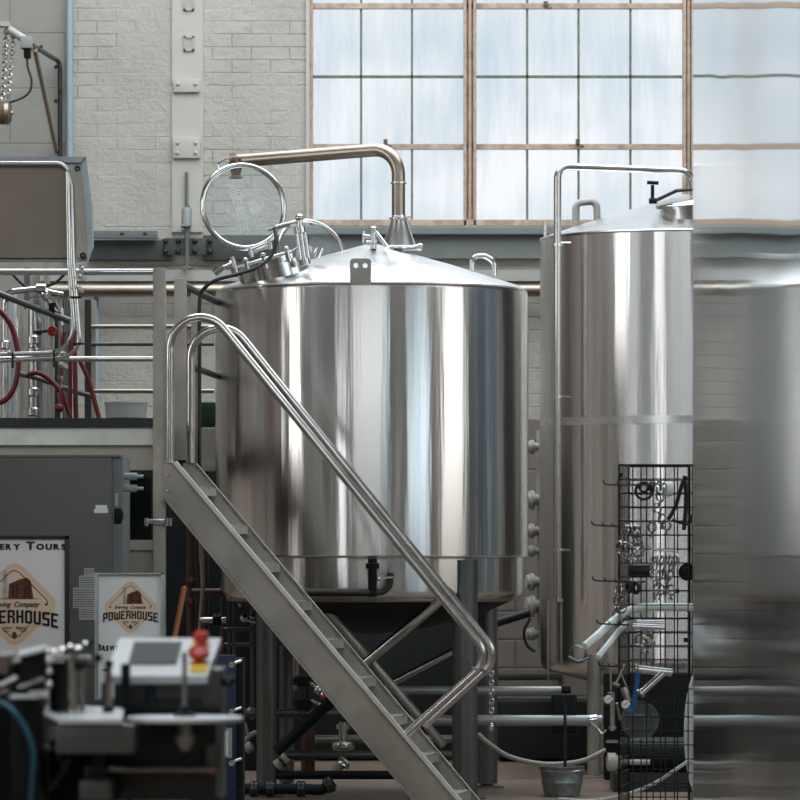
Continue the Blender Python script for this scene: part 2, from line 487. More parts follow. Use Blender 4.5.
for (X0_, sg, wins, y_a, y_b) in ((XL, 1, LW, 9.6, 33.5), (XR, -1, RW, 0, 31)):
    y = y_a
    while y < y_b:
        wd = rn.uniform(.12, .5); gap = rn.uniform(.3, 1.3)
        if not any(a-.05 < y+wd and b_+.05 > y for a, b_ in wins):
            a_, c_ = sorted((X0_, X0_+sg*.09)); struct(MB().box(a_, c_, y, y+wd, 0, rn.uniform(6, 8)), 'trim_%d' % k_n, rn.choice(pal)); k_n += 1  # narrow panels added at random for fine stripes in the shells
        y += wd+gap
x = -.9
for wd, mt in ((.3, 'leg_steel'), (.5, 'smooth_white'), (.2, 'dark_stripe'), (.9, 'plaster_cream'), (.35, 'wood_brown'), (.6, 'smooth_white'), (.5, 'dark_stripe'), (.8, 'sill_paint'), (.3, 'smooth_white'), (1.2, 'leg_steel'), (.5, 'dark_stripe')):
    struct(MB().box(x, x+wd, YB, YB+.06, 0, 6.5), 'trim_%d' % k_n, mt); k_n += 1; x += wd + .12  # more panels added on the rear wall, reflected mid-shell as stripes
sk_ = T('window_%d' % n_, None, None, (0, 30, ZC-.1), kind='structure'); n_ += 1  # roof light added overhead so the cone tops turn white
struct(MB().box(-4, 5, 26.5, 34.2, ZC-.06, ZC-.04), 'pane', 'added_roof_pane', sk_)
fr = MB()
for k in range(8): fr.box(-4+9*k/7-.04, -4+9*k/7+.04, 26.5, 34.2, ZC-.1, ZC-.02)
for k in range(4): fr.box(-4, 5, 26.5+7.7*k/3-.04, 26.5+7.7*k/3+.04, ZC-.1, ZC-.02)
struct(fr, 'window_frame', 'window_paint', sk_)
for (a, b_) in ((-6.2, -4.2), (-2.2, -.6), (1.2, 2.6), (4.4, 6)):
    r_ = T('window_%d' % n_, None, None, ((a+b_)/2, YB-.15, 3.0), kind='structure'); n_ += 1
    struct(MB().box(a, b_, YB-.16, YB-.14, 3.0, 7.4), 'pane', 'side_pane', r_)
sk_ = T('window_%d' % n_, None, None, (-.5, 14, ZC-.1), kind='structure'); n_ += 1  # second roof light, added to brighten the machine and fronts
struct(MB().box(-3.5, 2.5, 11, 17, ZC-.06, ZC-.04), 'pane', 'side_pane', sk_)
fr = MB()
for k in range(5): fr.box(-3.5+1.5*k-.04, -3.5+1.5*k+.04, 11, 17, ZC-.09, ZC-.02)
struct(fr, 'window_frame', 'window_paint', sk_)
# unseen columns added along the aisles to reflect as dark bands in the shells
for i, (x, y, s_, mt) in enumerate([(-4.6, 8, .35, 'wood_brown'), (-5.2, 18, .35, 'wood_brown'), (-5.2, 24.5, .35, 'wood_brown'), (5.2, 17, .35, 'dark_stripe'), (5.4, 23, .35, 'wood_brown'), (5.6, 28, .3, 'dark_stripe')]):
    struct(MB().box(x-s_/2, x+s_/2, y-s_/2, y+s_/2, 0, ZC), 'added_pillar_%d' % (i+1), mt)
# ---- the big steel window
win = T('window_1', None, None, (wx0, YW, wz0), kind='structure')
YG = YW + .10
zb = lambda y: P(0, y, YW).z
xb = lambda x: P(x, 0, YW).x
struct(MB().box(wx0, wx1, YG+.02, YG+.035, wz0, wz1), 'pane', 'frosted_pane', win)
fr = MB()
def bar_v(x0, x1, d0=.0, y0=None): fr.box(xb(x0), xb(x1), YG-d0, YG+.03, wz0, wz1)
bar_v(307, 313, .1)
for (a, c) in ((463.5, 476.5), (683, 694.5), (906, 918)):
    fr.box(xb(a), xb(c), YG-.05, YG+.03, wz0, wz1)
    mid = (a+c)/2
    fr.box(xb(a), xb(a+3.2), YG-.10, YG-.04, wz0, wz1, bev=.004); fr.box(xb(c-3.2), xb(c), YG-.10, YG-.04, wz0, wz1, bev=.004); fr.box(xb(mid-1.4), xb(mid+1.4), YG-.08, YG-.04, wz0, wz1)
row = [4, -70, -145, -218]
for y in (146, 5, -136): fr.box(wx0, wx1, YG-.05, YG+.03, zb(y+2.6), zb(y-2.6))
fr.box(wx0, wx1, YG-.1, YG+.03, wz0, zb(219.5), bev=.006); fr.box(wx0, wx1, YG-.06, YG+.03, wz1-.06, wz1)
struct(fr, 'window_frame', 'window_paint', win)
th = MB()
for x in (361, 412, 527.5, 579, 631, 745, 797, 849): th.box(xb(x-1.1), xb(x+1.1), YG-.03, YG+.025, wz0, wz1)
for y in (75.5, -66, -206): th.box(wx0, wx1, YG-.03, YG+.025, zb(y+1.2), zb(y-1.2))
struct(th, 'glazing_bars', 'thin_bar', win)
lt = MB()
for (x, y) in ((385.5, 141), (578, 141), (546, 3)): lt.box(xb(x-2), xb(x+2), YG-.09, YG-.02, zb(y+3), zb(y-2)); lt.box(xb(x-1), xb(x+6), YG-.1, YG-.08, zb(y+6), zb(y+4.4))
struct(lt, 'window_catch', 'rust_brown', win)
struct(MB().box(wx0-.02, wx1, YW-.14, YW+.12, zb(236), zb(228), bev=.01), 'window_sill', 'sill_paint', win)
struct(MB().box(wx0+.0, wx1, YW-.08, YW, zb(259), zb(236)), 'beam_1', 'sill_paint')
struct(MB().pbox(306, 309.5, -40, 226, YW-.03, .04), 'trim_3', 'smooth_white')

# ---- iron wall beam with bolted splice
bl = T('wall_beam', 'long dark grey riveted steel beam on the white wall left of the kettle', 'beam', P(150, 260, YW-.1))
mb = MB(); mb.pbox(88, 171, 240, 260, YW-.1, .1, bev=.005); mb.pbox(203, 309, 235, 260, YW-.1, .1, bev=.005); mb.build('beam_web', 'iron_grey', bl)
mb = MB(); mb.pbox(165, 206, 238, 255, YW-.13, .04, bev=.003); mb.build('splice_plate', 'iron_grey', bl)
mb = MB()
for x in (165.5, 178, 195, 210):
    for y in (241, 251.5): mb.ball(P(x, y, YW-.13), .022)
mb.build('bolt_heads', 'steel_dark', bl)
mb = MB(); mb.pbox(92, 157, 230.5, 238, YW-.16, .06, bev=.004); mb.pbox(92, 157, 236.5, 238, YW-.2, .1); o_ = mb.build('angle_bracket', 'conduit_paint', bl)
mb = MB()
for x in (120, 143): mb.pbox(x, x+4, 232.6, 235, YW-.163, .004)
mb.build('slots', 'ink', bl)
# anchor plates
def plate(x0, x1, y0, y1, label, rows):
    r_ = T('anchor_plate', label, 'wall plate', P((x0+x1)/2, y1, YW-.02), 'painted anchor plates on the pilaster')
    MB().pbox(x0, x1, y0, y1, YW-.05, .03, bev=.004).build('plate', 'smooth_white', r_)
    mb = MB()
    for y in rows:
        for x in (x0+4.5, x1-4.5): mb.ball(P(x, y, YW-.05), .016)
    if rows: mb.build('rivets', 'smooth_white', r_)
plate(173.5, 200, 79.5, 92, 'white painted flat plate with two rivets, higher of the riveted pair', [84])
plate(173, 200, 137, 158, 'white painted plate with four rivets between the window and the hoist', [143, 153])
for i, y in enumerate((3.5, 44)):
    rr = MB(); x0, x1 = (183.5, 194); y0, y1 = y-8, y+7
    for (a, b_, c, d) in ((x0, x1, y0, y0+2), (x0, x1, y1-2, y1), (x0, x0+2, y0, y1), (x1-2, x1, y0, y1)): rr.pbox(a, b_, c, d, YW-.035, .015)
    rr.pbox(x0, x1, y0, y1, YW-.025, .005)
    rr.build('wall_cover', 'cream_paint', None, ('small square painted cover plate at the very top of the pilaster', 'small square painted cover plate just above the two rivet plate')[i], 'cover plate', 'square covers on the pilaster')
# little gas strut device on a rod in front of the beam
rd = T('wall_valve', 'small grey cylinder on a thin vertical rod in front of the riveted beam', 'valve', P(187, 270, YW-.22))
MB().cyl(P(187, 270, YW-.2), P(187, 205, YW-.2), .017).cyl(P(186.5, 205, YW-.05), P(186.5, 172, YW-.05), .012).build('rod', 'conduit_paint', rd)
MB().lathe([(.022, 0), (.04, .01), (.04, .13), (.03, .15)], P(186.5, 227, YW-.2), n=16).box(P(182, 0, YW).x, P(191.5, 0, YW).x, YW-.25, YW-.03, P(0, 228.5, YW).z, P(0, 226.5, YW).z).build('cylinder_body', 'box_grey', rd)
MB().cyl(P(185, 269, YW-.26), P(185, 269, YW), .012).cyl(P(183.5, 268, YW-.2), P(190.5, 268, YW-.2), .014).build('lower_clip', 'conduit_paint', rd)

# ---- wall pipes
def pipe(name, label, cat, pts, r, mat, Y=30, fil=0, flanges=(), group=None, n=14, fmat=None, fw=1.5):
    pts = PP(pts, Y)
    if fil: pts = fillet(pts, fil)
    if not flanges: return MB().tube(pts, r, n=n).build(name, mat, None, label, cat, group)
    ctr = min(pts, key=lambda p: p.z)
    rt = T(name, label, cat, ctr, group)
    MB().tube(pts, r, n=n).build('pipe_run', mat, rt)
    for (x, y, dx, dy) in flanges:
        c = P(x, y, Y); d = Vector((dx, 0, -dy)).normalized()
        MB().lathe([(r*1.02, -.03), (r*fw, -.022), (r*fw, -.003), (r*fw*.93, 0), (r*fw, .003), (r*fw, .022), (r*1.02, .03)], c, d, n=20, capped=False).ball(c + Vector((0, -r*fw, 0)), r*.35).build('clamp', fmat or mat, rt)
    return rt
pipe('wall_pipe', 'thick horizontal steel pipe running along the wall under the cream ledge', 'pipe', [(40, 290), (760, 290)], .052, 'steel_warm', YW-.2)
pipe('wall_pipe', 'pale vertical pipe on the wall between the hoist bracket and brick', 'pipe', [(69.5, -20), (69.5, 300)], .025, 'pale_blue_paint', YW-.05)
pipe('wall_pipe', 'thin white vertical pipe behind the upper deck railing', 'pipe', [(96.5, 286), (96.5, 420)], .019, 'pale_blue_paint', YW-.12)

# hoist bracket at top left
YH = 33.6
jb = T('hoist_bracket', 'wall hoist arm with grey junction box and black conduit', 'hoist', P(58, 155, YW-.1))
MB().tube(fillet(PP([(-20, 24, YH), (8, 24, YH), (8, 28, YH)], YH), 0), .02).box(P(-30,0,YH).x, P(9.5,0,YH).x, YH-.06, YH+.06, P(0,27,YH).z, P(0,22.5,YH).z).build('beam_arm', 'cream_paint', jb)
MB().tube([P(8, 29, YH), P(24, 39, YH)], .03).build('diagonal_arm', 'cream_paint', jb)
MB().pbox(20, 32, 36, 48, YH-.08, .16, bev=.01).build('junction_box', 'box_grey', jb)
MB().pbox(23.5, 30.5, 48, 58, YH-.04, .08, bev=.01).build('cable_gland', 'black_plastic', jb)
MB().tube(fillet([P(32, 45, YH), P(58, 61, YW-.06), P(60, 66, YW-.06), P(60, 170, YW-.06)], .1), .018).build('conduit', 'steel_dark', jb)
MB().tube([P(35, 50, YH+.1), P(57, 152, YW-.03)], .019).build('stay_rod', 'beige_paint', jb)
mb = MB()
for (x, y) in ((41, 47), (56, 67), (60.5, 91), (56, 101)): mb.ball(P(x, y, YW-.1), .016)
mb.build('conduit_clips', 'ink', jb)
MB().tube(smooth(PP([(27, 58), (28, 68), (31.5, 80), (30, 91), (22, 98), (8, 103), (-2, 105)], YH)), .0085, n=8).build('hoist_cable', 'black_rubber', None, 'thin black cable drooping from the grey junction box', 'cable')
def chain(pts, pitch, r, wire):
    mb = MB(); d = pts[1]-pts[0]; L = d.length; d.normalize(); n = max(2, int(L/pitch))
    for i in range(n):
        c = pts[0] + d*(i+.5)*pitch
        s_ = Vector((0,1,0)) if i % 2 else Vector((1,0,0))
        s_ = (s_ - d*s_.dot(d)).normalized()
        ring = [c + d*math.cos(a)*pitch*.72 + s_*math.sin(a)*r for a in [2*math.pi*k/10 for k in range(10)]]
        mb.tube(ring, wire, n=5, closed=True)
    return mb
chain([P(6.5, 30, YH), P(2.5, 101, YH)], .03, .016, .006).build('hoist_chain', 'steel_bright', None, 'steel link chain, left one of two, over the brown motor', 'chain', 'hoist chains')
chain([P(13.5, 34, YH), P(7.5, 101, YH)], .03, .016, .006).build('hoist_chain', 'steel_bright', None, 'steel link chain, right one of two, over the brown motor', 'chain', 'hoist chains')
hm = T('hoist_motor', 'brown hoist motor hanging on the chains at the left edge', 'motor', P(0, 125, YH))
MB().lathe([(.05, 0), (.085, .02), (.085, .17), (.06, .19)], P(-14, 113, YH), (1, 0, 0), n=20).build('motor_body', 'rust_brown', hm)
MB().lathe([(.09, 0), (.09, .03)], P(5, 113, YH), (1, 0, 0), n=20).ball(P(11, 113, YH-.03), .02).build('end_cap', 'steel_warm', hm)

# ================================================================== BREW KETTLE
KX, KY, KR = -.181, 29.0, 1.008
kz0, kz1 = 1.521, 3.213
kt = T('brew_kettle', 'large stainless brew kettle with conical top behind the steel stair', 'tank', (KX, KY, 0))
ko = Vector((KX, KY, 0))
MB().lathe([(KR-.01, kz0), (KR, kz0+.004), (KR, kz1-.012), (KR-.006, kz1), (KR-.02, kz1+.002)], ko, n=128, capped=False).build('shell', 'kettle_steel', kt)
apex = 3.545
MB().lathe([(KR-.02, kz1-.0), (KR-.018, kz1+.022), (KR-.05, kz1+.045), (KR*.5, (apex+kz1+.045)/2), (.001, apex)], ko, n=128, capped=False).build('cone_top', 'cone_steel', kt)
MB().ring(ko+Vector((0,0,kz1+.006)), (0,0,1), KR-.012, .009, n=128, m=8).build('rim_bead', 'steel_bright', kt)
KR2 = .978
prof = [(KR2, kz0+.02), (KR2, 1.31)] + [(KR2-.06+.06*math.cos(a), 1.31-.06*math.sin(a)) for a in [R(15*k) for k in range(1, 7)]]
MB().lathe(prof, ko, n=128, capped=False).build('lower_shell', 'kettle_steel', kt)
MB().lathe([(KR2-.05, 1.249), (.7, 1.15), (.35, 1.06), (.001, 1.02)], ko, n=96, capped=False).build('dished_bottom', 'shade_black', kt)  # steel bottom coloured near-black, its shade put into the colour
MB().ring(ko+Vector((0,0,kz0+.002)), (0,0,1), KR-.002, .006, n=128, m=8).build('skirt_edge', 'steel_bright', kt)
MB().ring(ko+Vector((0,0,1.25)), (0,0,1), KR2-.05, .014, n=96, m=8).build('bottom_seam', 'steel_warm', kt)
for (px, Y, r_) in ((465, 28.25, .08), (487, 29.62, .07), (266.5, 28.45, .064), (286.5, 29.7, .05)):
    c = P(px, 0, Y)
    mb = MB().cyl((c.x, c.y, .03), (c.x, c.y, 1.5), r_, n=32); mb.lathe([(r_*1.6, 0), (r_*1.6, .012), (r_*.6, .02), (r_*.5, .05)], (c.x, c.y, 0), n=24)
    mb.build('leg', 'leg_steel', kt)
MB().pbox(461.5, 470, 661, 800, 28.14, .03).build('leg_bracket', 'leg_steel', kt)
# seam on shell left
# lifting lug with two holes
def lug_mesh():
    mb = MB(); bm = mb.bm
    Y0 = 27.975; hw, hh = 10.6, 13; outline = []
    for (cx, cz, a0) in ((7, 9, 0), (-7, 9, 90)):
        for k in range(7):
            a = R(a0 + 15*k); outline.append((cx+3.6*math.cos(a), cz+3.6*math.sin(a)))
    outline += [(-10.6, -13), (10.6, -13)]
    def V(x, z): return P(360.5 + x, 271 - z, Y0)
    # quad strips around two holes: build by columns
    holes = [(-4.6, 5.5, 2.5), (4.6, 5.5, 2.5)]
    from mathutils.geometry import tessellate_polygon
    loops = [[V(*p) for p in outline]] + [[V(h[0]+h[2]*math.cos(2*math.pi*k/14), h[1]+h[2]*math.sin(2*math.pi*k/14)) for k in range(14)] for h in holes]
    flat = [v for l in loops for v in l]
    tris = tessellate_polygon(loops)
    f1 = [bm.verts.new(v) for v in flat]; f2 = [bm.verts.new(v + Vector((0, .012, 0))) for v in flat]
    for t in tris:
        bm.faces.new([f1[i] for i in t]); bm.faces.new([f2[i] for i in t][::-1])
    i0 = 0
    for l in loops:
        n = len(l)
        for k in range(n):
            a, c = i0+k, i0+(k+1) % n
            bm.faces.new((f1[a], f1[c], f2[c], f2[a]))
        i0 += n
    return mb
lug_mesh().build('lifting_lug', 'steel_matte', kt)
# lifting eye (cane shaped) on the right of the cone
pts = fillet(PP([(472, 270), (472, 257), (484, 255.5), (494, 261), (494.5, 276)], 28.9), .055)
MB().tube(pts, .0175).build('lifting_eye', 'steel_bright', kt)
# spray valve at the top of the cone
vt = MB().cyl(P(373.5, 249, 28.8), P(373.5, 230, 28.8), .02).ball(P(373.5, 230, 28.8), .027)
vt.tube([P(374, 230, 28.8), P(387, 247, 28.75)], .014)
vt.cyl(P(363, 236, 28.8), P(376, 237, 28.8), .013); vt.cyl(P(363.5, 231, 28.8), P(363.5, 243, 28.8), .009); vt.cyl(P(366, 243, 28.8), P(377, 243, 28.8), .02)
vt.build('spray_valve', 'steel_bright', kt)
# outlet pipe under the kettle
ob = T('kettle_outlet', 'black pipework with elbow hanging under the kettle skirt', 'pipe', P(340, 600, 27.93))
MB().tube(PP([(300, 592.5), (372, 592.5)], 27.93), .026).build('horizontal_pipe', 'steel_dark', ob)
MB().cyl(P(372.5, 558.5, 27.93), P(372.5, 597, 27.93), .028).lathe([(.03, -.02), (.044, -.015), (.044, .015), (.03, .02)], P(372.5, 566, 27.93), n=16).build('drop_pipe', 'black_plastic', ob)
MB().tube(fillet(PP([(372, 593), (384, 592), (390, 585), (391, 573)], 27.93), .06), .02).build('elbow', 'steel_dark', ob)
MB().cyl(P(378, 579, 27.9), P(393, 577, 27.9), .008, n=8).ball(P(379, 579, 27.9), .013).build('clamp_handle', 'steel_bright', ob)

# manway with glass lids on the kettle
mw = T('kettle_manway', 'clamped steel manway collar on the left slope of the kettle top', 'manway', P(272, 282, 28.6))
ax = Vector((-.27, -.12, .95)).normalized()
c0 = P(276, 273, 28.55)
MB().lathe([(.235, -.05), (.235, .07), (.262, .072), (.262, .105), (.235, .107), (.22, .10), (.22, -.05)], c0, ax, n=64, capped=False).build('collar', 'steel_bright', mw)
mb = MB()
for a in (200, 235, 262, 295, 330):
    u = ax.orthogonal().normalized(); v_ = ax.cross(u)
    # directions in the collar plane facing the camera side
    e1 = Vector((1,0,0)); e1 = (e1-ax*e1.dot(ax)).normalized(); e2 = ax.cross(e1)
    d = e1*math.cos(R(a)) + e2*math.sin(R(a))
    p = c0 + d*.27 + ax*.06
    mb.cyl(p, p+ax*.075, .014, n=10).ball(p+ax*.08, .02, n=8)
mb.build('swing_bolts', 'steel_bright', mw)
MB().cyl(P(214, 273, 28.3), P(223, 266, 28.3), .028).cyl(P(222, 268, 28.3), P(236, 262, 28.3), .012).cyl(P(232, 257, 28.3), P(238, 277, 28.3), .014).build('side_clamp', 'steel_bright', mw)
MB().cyl(P(249, 254, 28.25), P(271, 245.5, 28.25), .008).cyl(P(250, 250, 28.25), P(270, 242, 28.25), .008).cyl(P(250, 248, 28.25), P(252, 257, 28.25), .014).cyl(P(269, 240, 28.25), P(271, 249, 28.25), .014).build('spring_handle', 'steel_bright', mw)
# hinge post
MB().cyl(P(301, 263, 28.3), P(296, 229, 28.3), .012).cyl(P(305, 262, 28.3), P(300.5, 229, 28.3), .012).cyl(P(309, 262, 28.3), P(304.5, 230, 28.3), .012).build('hinge_rods', 'steel_bright', mw)
MB().cyl(P(305.5, 265, 28.3), P(304, 259, 28.3), .035).cyl(P(300.5, 233, 28.3), P(299.5, 227, 28.3), .038).cyl(P(300, 228, 28.3), P(299.5, 218, 28.3), .02).tube(PP([(300, 221), (276, 227)], 28.3), .014).ball(P(299.5, 218, 28.3), .028).build('hinge_post', 'steel_tube', mw)
MB().cyl(P(316, 257, 28.5), P(320, 247, 28.5), .024).cyl(P(288, 254, 28.35), P(298, 248, 28.35), .009).build('rear_clamp', 'steel_bright', mw)

def lid(name, label, c, n_ax, Rr, rt, etched=True, rot=0):
    r_ = T(name, label, 'glass lid', c)
    n_ax = Vector(n_ax).normalized()
    MB().ring(c, n_ax, Rr, rt, n=72, m=12).build('rim', 'steel_bright', r_)
    MB().lathe([(Rr-.002, -.004), (Rr-.002, .004)], c, n_ax, n=64).build('glass_disc', 'lid_glass', r_)
    return r_

# 2D logo builder: everything in a (u, v) plane scaled and placed by a matrix
def text_mesh(body, size, bold=0.0, shear=0.0, width=None, align='CENTER', squash=1.0, ext=0.0):
    cu = bpy.data.curves.new('t', 'FONT'); cu.body = body; cu.size = size; cu.align_x = align; cu.align_y = 'BOTTOM_BASELINE'
    cu.offset = bold; cu.shear = shear; cu.resolution_u = 3; cu.extrude = ext; cu.space_character = 1.03
    o = bpy.data.objects.new('t', cu); COL.objects.link(o); bpy.context.view_layer.update()
    me = bpy.data.meshes.new_from_object(o); bpy.data.objects.remove(o); bpy.data.curves.remove(cu)
    if width and len(me.vertices):
        xs = [v.co.x for v in me.vertices]; k = width/(max(xs)-min(xs)); mid = (max(xs)+min(xs))/2
        for v in me.vertices: v.co.x = (v.co.x-mid)*k
    for v in me.vertices: v.co.y *= squash
    return me
def put_mesh(me, name, mat, parent, mtx):
    me.transform(mtx); me.transform(Matrix.Translation(-wloc(parent)))
    o = bpy.data.objects.new(name, me); COL.objects.link(o); o.parent = parent
    me.materials.clear(); me.materials.append(MT[mat]); return o
def rdiamond(w_, h, rad, n=6):
    cs = [(0, h), (-w_, 0), (0, -h), (w_, 0)]
    pts = [Vector((*c, 0)) for c in cs]; out = []
    L = len(pts)
    for i in range(L):
        seg = fillet([pts[i-1], pts[i], pts[(i+1) % L]], rad, n)
        out += seg[1:-1]
    return out
def flat(loops, name, mat, parent, mtx, z):
    mb = MB()
    for l in loops:
        vs = [mb.bm.verts.new(mtx @ Vector((p[0], p[1], z))) for p in l]; mb.bm.faces.new(vs)
    return mb.build(name, mat, parent, smooth=False)
def outline(loop, wd, closed=True):
    out = []; n = len(loop)
    for i in range(n if closed else n-1):
        a, b_ = Vector(loop[i][:2]), Vector(loop[(i+1) % n][:2]); d = (b_-a)
        if d.length < 1e-6: continue
        nn = Vector((-d.y, d.x)).normalized()*wd/2
        out.append([(*(a-nn), 0), (*(b_-nn), 0), (*(b_+nn), 0), (*(a+nn), 0)])
    return out
def warp(me, hw, k):
    for v in me.vertices:
        t = (v.co.x/hw)**2; h = max(0, 1 - v.co.y/.125)
        v.co.y -= k*t*(.35 + h*.65)
GL = {'P': [(0,0,1.3,7),(1.3,5.8,4,7),(2.7,3.4,4,5.8),(1.3,2.4,4,3.5)],
      'O': [(0,.5,1.3,6.5),(2.7,.5,4,6.5),(.5,0,3.5,1.2),(.5,5.8,3.5,7)],
      'W': [(0,.5,1.3,7),(3.9,.5,5.2,7),(1.95,1,3.25,5.6),(.5,0,4.7,1.2)],
      'E': [(0,0,1.3,7),(1.3,0,3.9,1.2),(1.3,2.9,3.3,4.1),(1.3,5.8,3.9,7)],
      'R': [(0,0,1.3,7),(1.3,5.8,3.7,7),(2.7,3.9,4,6.3),(1.3,2.9,3.5,4),(2.7,0,4,2.9)],
      'H': [(0,0,1.3,7),(2.7,0,4,7),(1.3,2.9,2.7,4.1)],
      'U': [(0,.5,1.3,7),(2.7,.5,4,7),(.5,0,3.5,1.2)],
      'S': [(0,0,3.5,1.2),(2.7,.5,4,3.9),(.5,2.9,3.5,4.1),(0,3.4,1.3,6.5),(.5,5.8,4,7)]}
def block_text(word, width, height):
    bm = bmesh.new(); x = 0
    for ch_ in word:
        wmax = max(r_[2] for r_ in GL[ch_])
        for (a, b_, c, d) in GL[ch_]:
            n = 3
            for k in range(n):
                u0, u1 = a+(c-a)*k/n, a+(c-a)*(k+1)/n
                vs = [bm.verts.new((x+u, v, 0)) for u, v in ((u0, b_), (u1, b_), (u1, d), (u0, d))]; bm.faces.new(vs)
        x += wmax + .75
    x -= .75
    for v in bm.verts: v.co.x = (v.co.x/x-.5)*width; v.co.y *= height/7
    me = bpy.data.meshes.new('t'); bm.to_mesh(me); bm.free(); return me
def logo(parent, mtx, mono=None):
    """unit: half-width of the diamond = 1 ; plane x right, y up, z towards viewer"""
    e = .004
    g = lambda m_: mono or m_
    if not mono:
        flat([rdiamond(1.0, 1.0, .25)], 'diamond', 'peach', parent, mtx, e)
        flat([rdiamond(.9, .9, .22)], 'diamond_inner', 'peach_light', parent, mtx, 2*e)
    ol = rdiamond(.80, .80, .16)
    top = [p for p in ol]
    fine = []
    for i_ in range(len(top)):
        a, b_ = Vector(top[i_][:2]), Vector(top[(i_+1) % len(top)][:2]); m_ = max(1, int((b_-a).length/.04))
        fine += [a.lerp(b_, k_/m_) for k_ in range(m_)]
    segs = [s for s in outline(fine, .022) if not (-.52 < s[0][1] < -.02)]
    flat(segs, 'diamond_line', g('ink_brown'), parent, mtx, 3*e)
    bb = [[(-.14, .12), (.42, .12), (.36, .50), (.27, .58), (.1, .54), (-.12, .44)]]
    flat(bb, 'building_print', g('brick_print'), parent, mtx, 3*e)
    if not mono:
        flat([[(x, .15), (x+.035, .15), (x+.03, .45), (x+.005, .45)] for x in (-.05, .04, .22, .30)], 'building_shade', 'ink', parent, mtx, 4*e)
        flat([[(-.27, .12), (-.15, .12), (-.17, .74), (-.25, .74)]], 'chimney_print', 'chimney_print', parent, mtx, 3*e)
        flat([[(-.40, .105), (.52, .105), (.52, .12), (-.40, .12)]], 'ground_line', 'ink_brown', parent, mtx, 4*e)
    t1 = text_mesh('Brewing  Company', .16, 0, .35, 1.12); put_mesh(t1, 'script_lettering', g('ink_brown'), parent, mtx @ Matrix.Translation((0.0, -.06, 5*e)))
    for sx in (-.70, .70):
        flat([[(sx+.04*math.cos(R(90+72*k*2)) , -.01+.04*math.sin(R(90+72*k*2)), 0) for k in range(5)]] if False else [[(sx+(.045 if k % 2 == 0 else .02)*math.cos(R(90+36*k)), -.01+(.045 if k % 2 == 0 else .02)*math.sin(R(90+36*k))) for k in range(10)]], 'star_print', g('ink'), parent, mtx, 5*e)
    t2 = block_text('POWERHOUSE', 1.92, .36 if mono else .29)
    for v in t2.vertices:
        t = (v.co.x/.96)**2
        v.co.y = v.co.y*(1+.12*t) - .12*t
    put_mesh(t2, 'name_lettering', g('ink'), parent, mtx @ Matrix.Translation((0, -.42, 5*e)))
    t3 = text_mesh('UNION  *  PESADO', .09, 0, 0, .5); put_mesh(t3, 'small_lettering', g('ink_brown'), parent, mtx @ Matrix.Translation((0, -.56, 5*e)))
    flat([[(-.26, -.605), (-.11, -.605), (-.11, -.59), (-.26, -.59)], [(.11, -.605), (.26, -.605), (.26, -.59), (.11, -.59)]], 'rule_print', g('ink_brown'), parent, mtx, 5*e)
    flat([[(.055*math.cos(a), -.69+.085*math.sin(a)) for a in [2*math.pi*k/14 for k in range(14)]]], 'hop_print', g('ink_brown'), parent, mtx, 5*e)

lc = P(243.5, 206.5, 28.35); lRr = 42*28.35/F
L1 = lid('glass_lid', 'round open glass manway lid with etched brewery emblem tilted over the kettle', lc, (.28, -1, .12), lRr, .017)
nz = -Vector((.28, -1, .12)).normalized(); nz = Vector((.28, -1, .12)).normalized()
up = Vector((0,0,1)); xr = up.cross(nz).normalized(); yr = nz.cross(xr)
Mrot = Matrix((xr, yr, nz)).transposed().to_4x4()
ml = Matrix.Translation(lc + nz*.006) @ Mrot @ Matrix.Rotation(R(-74), 4, 'Z') @ Matrix.Scale(.168, 4)
logo(L1, ml @ Matrix.Translation((0,.05,0)), 'etched')
MB().tube(fillet(PP([(219, 172), (217.5, 164), (226, 159), (235, 156), (237.5, 163)], 28.3), .02), .006, n=8).build('lid_handle', 'steel_bright', L1)
MB().cyl(P(268, 230, 28.3), P(290, 225, 28.3), .012).build('lid_hinge_arm', 'steel_matte', L1)
L2 = lid('glass_lid', 'round glass lid standing open behind the hinge post, mostly hidden', P(312, 254, 29.0), (.45, -.85, .35), .235, .013)
ml2 = Matrix.Translation(P(318, 250, 28.98)) @ Mrot @ Matrix.Rotation(R(-74), 4, 'Z') @ Matrix.Scale(.09, 4)
flat(outline(rdiamond(1, 1, .2), .05), 'etched_diamond', 'etched_soft', L2, ml2, .02)

def adopt(ch_, par_):
    ch_.location = ch_.location - par_.location; ch_.parent = par_
    for k_ in ('category', 'group', 'label'):
        if k_ in ch_ and not (k_ == 'label' and 'lid' in ch_.name): del ch_[k_]
mw.name = 'manway'
for o_ in (mw, L1, L2): adopt(o_, kt)
L1['label'] = 'clear glass lid etched with the brewery emblem'; L2['label'] = 'second clear glass lid, mostly hidden'
# vapour pipe
vp = T('vapor_pipe', 'warm steel vapour pipe rising from the kettle top and bending left', 'pipe', P(399, 250, 29.0))
MB().tube(fillet([P(398.5, 224, 29), P(398.5, 148, 29), P(232, 161.5, 29.6)], .17, 12), .0435, n=24).build('bent_pipe', 'steel_warm', vp)
MB().lathe([(.125, 0), (.125, .015), (.112, .02), (.047, .20), (.047, .22)], (P(399, 0, 29).x, 29, 3.5), n=40, capped=False).build('reducer_cone', 'cone_steel', vp)
MB().lathe([(.048, -.006), (.062, -.004), (.062, .004), (.048, .006)], P(398.5, 218.5, 29), n=24).cyl(P(398, 219, 28.95), P(411, 217, 28.93), .006, n=8).build('flange', 'steel_tube', vp)
MB().lathe([(.048, -.006), (.051, -.004), (.051, .004), (.048, .006)], P(398.5, 183, 29), n=24, capped=False).build('weld_seam', 'steel_bright', vp)
MB().cyl(P(402, 249, 28.9), P(420, 247, 28.9), .018).ball(P(420, 247, 28.9), .025).build('base_clamp', 'steel_bright', vp)
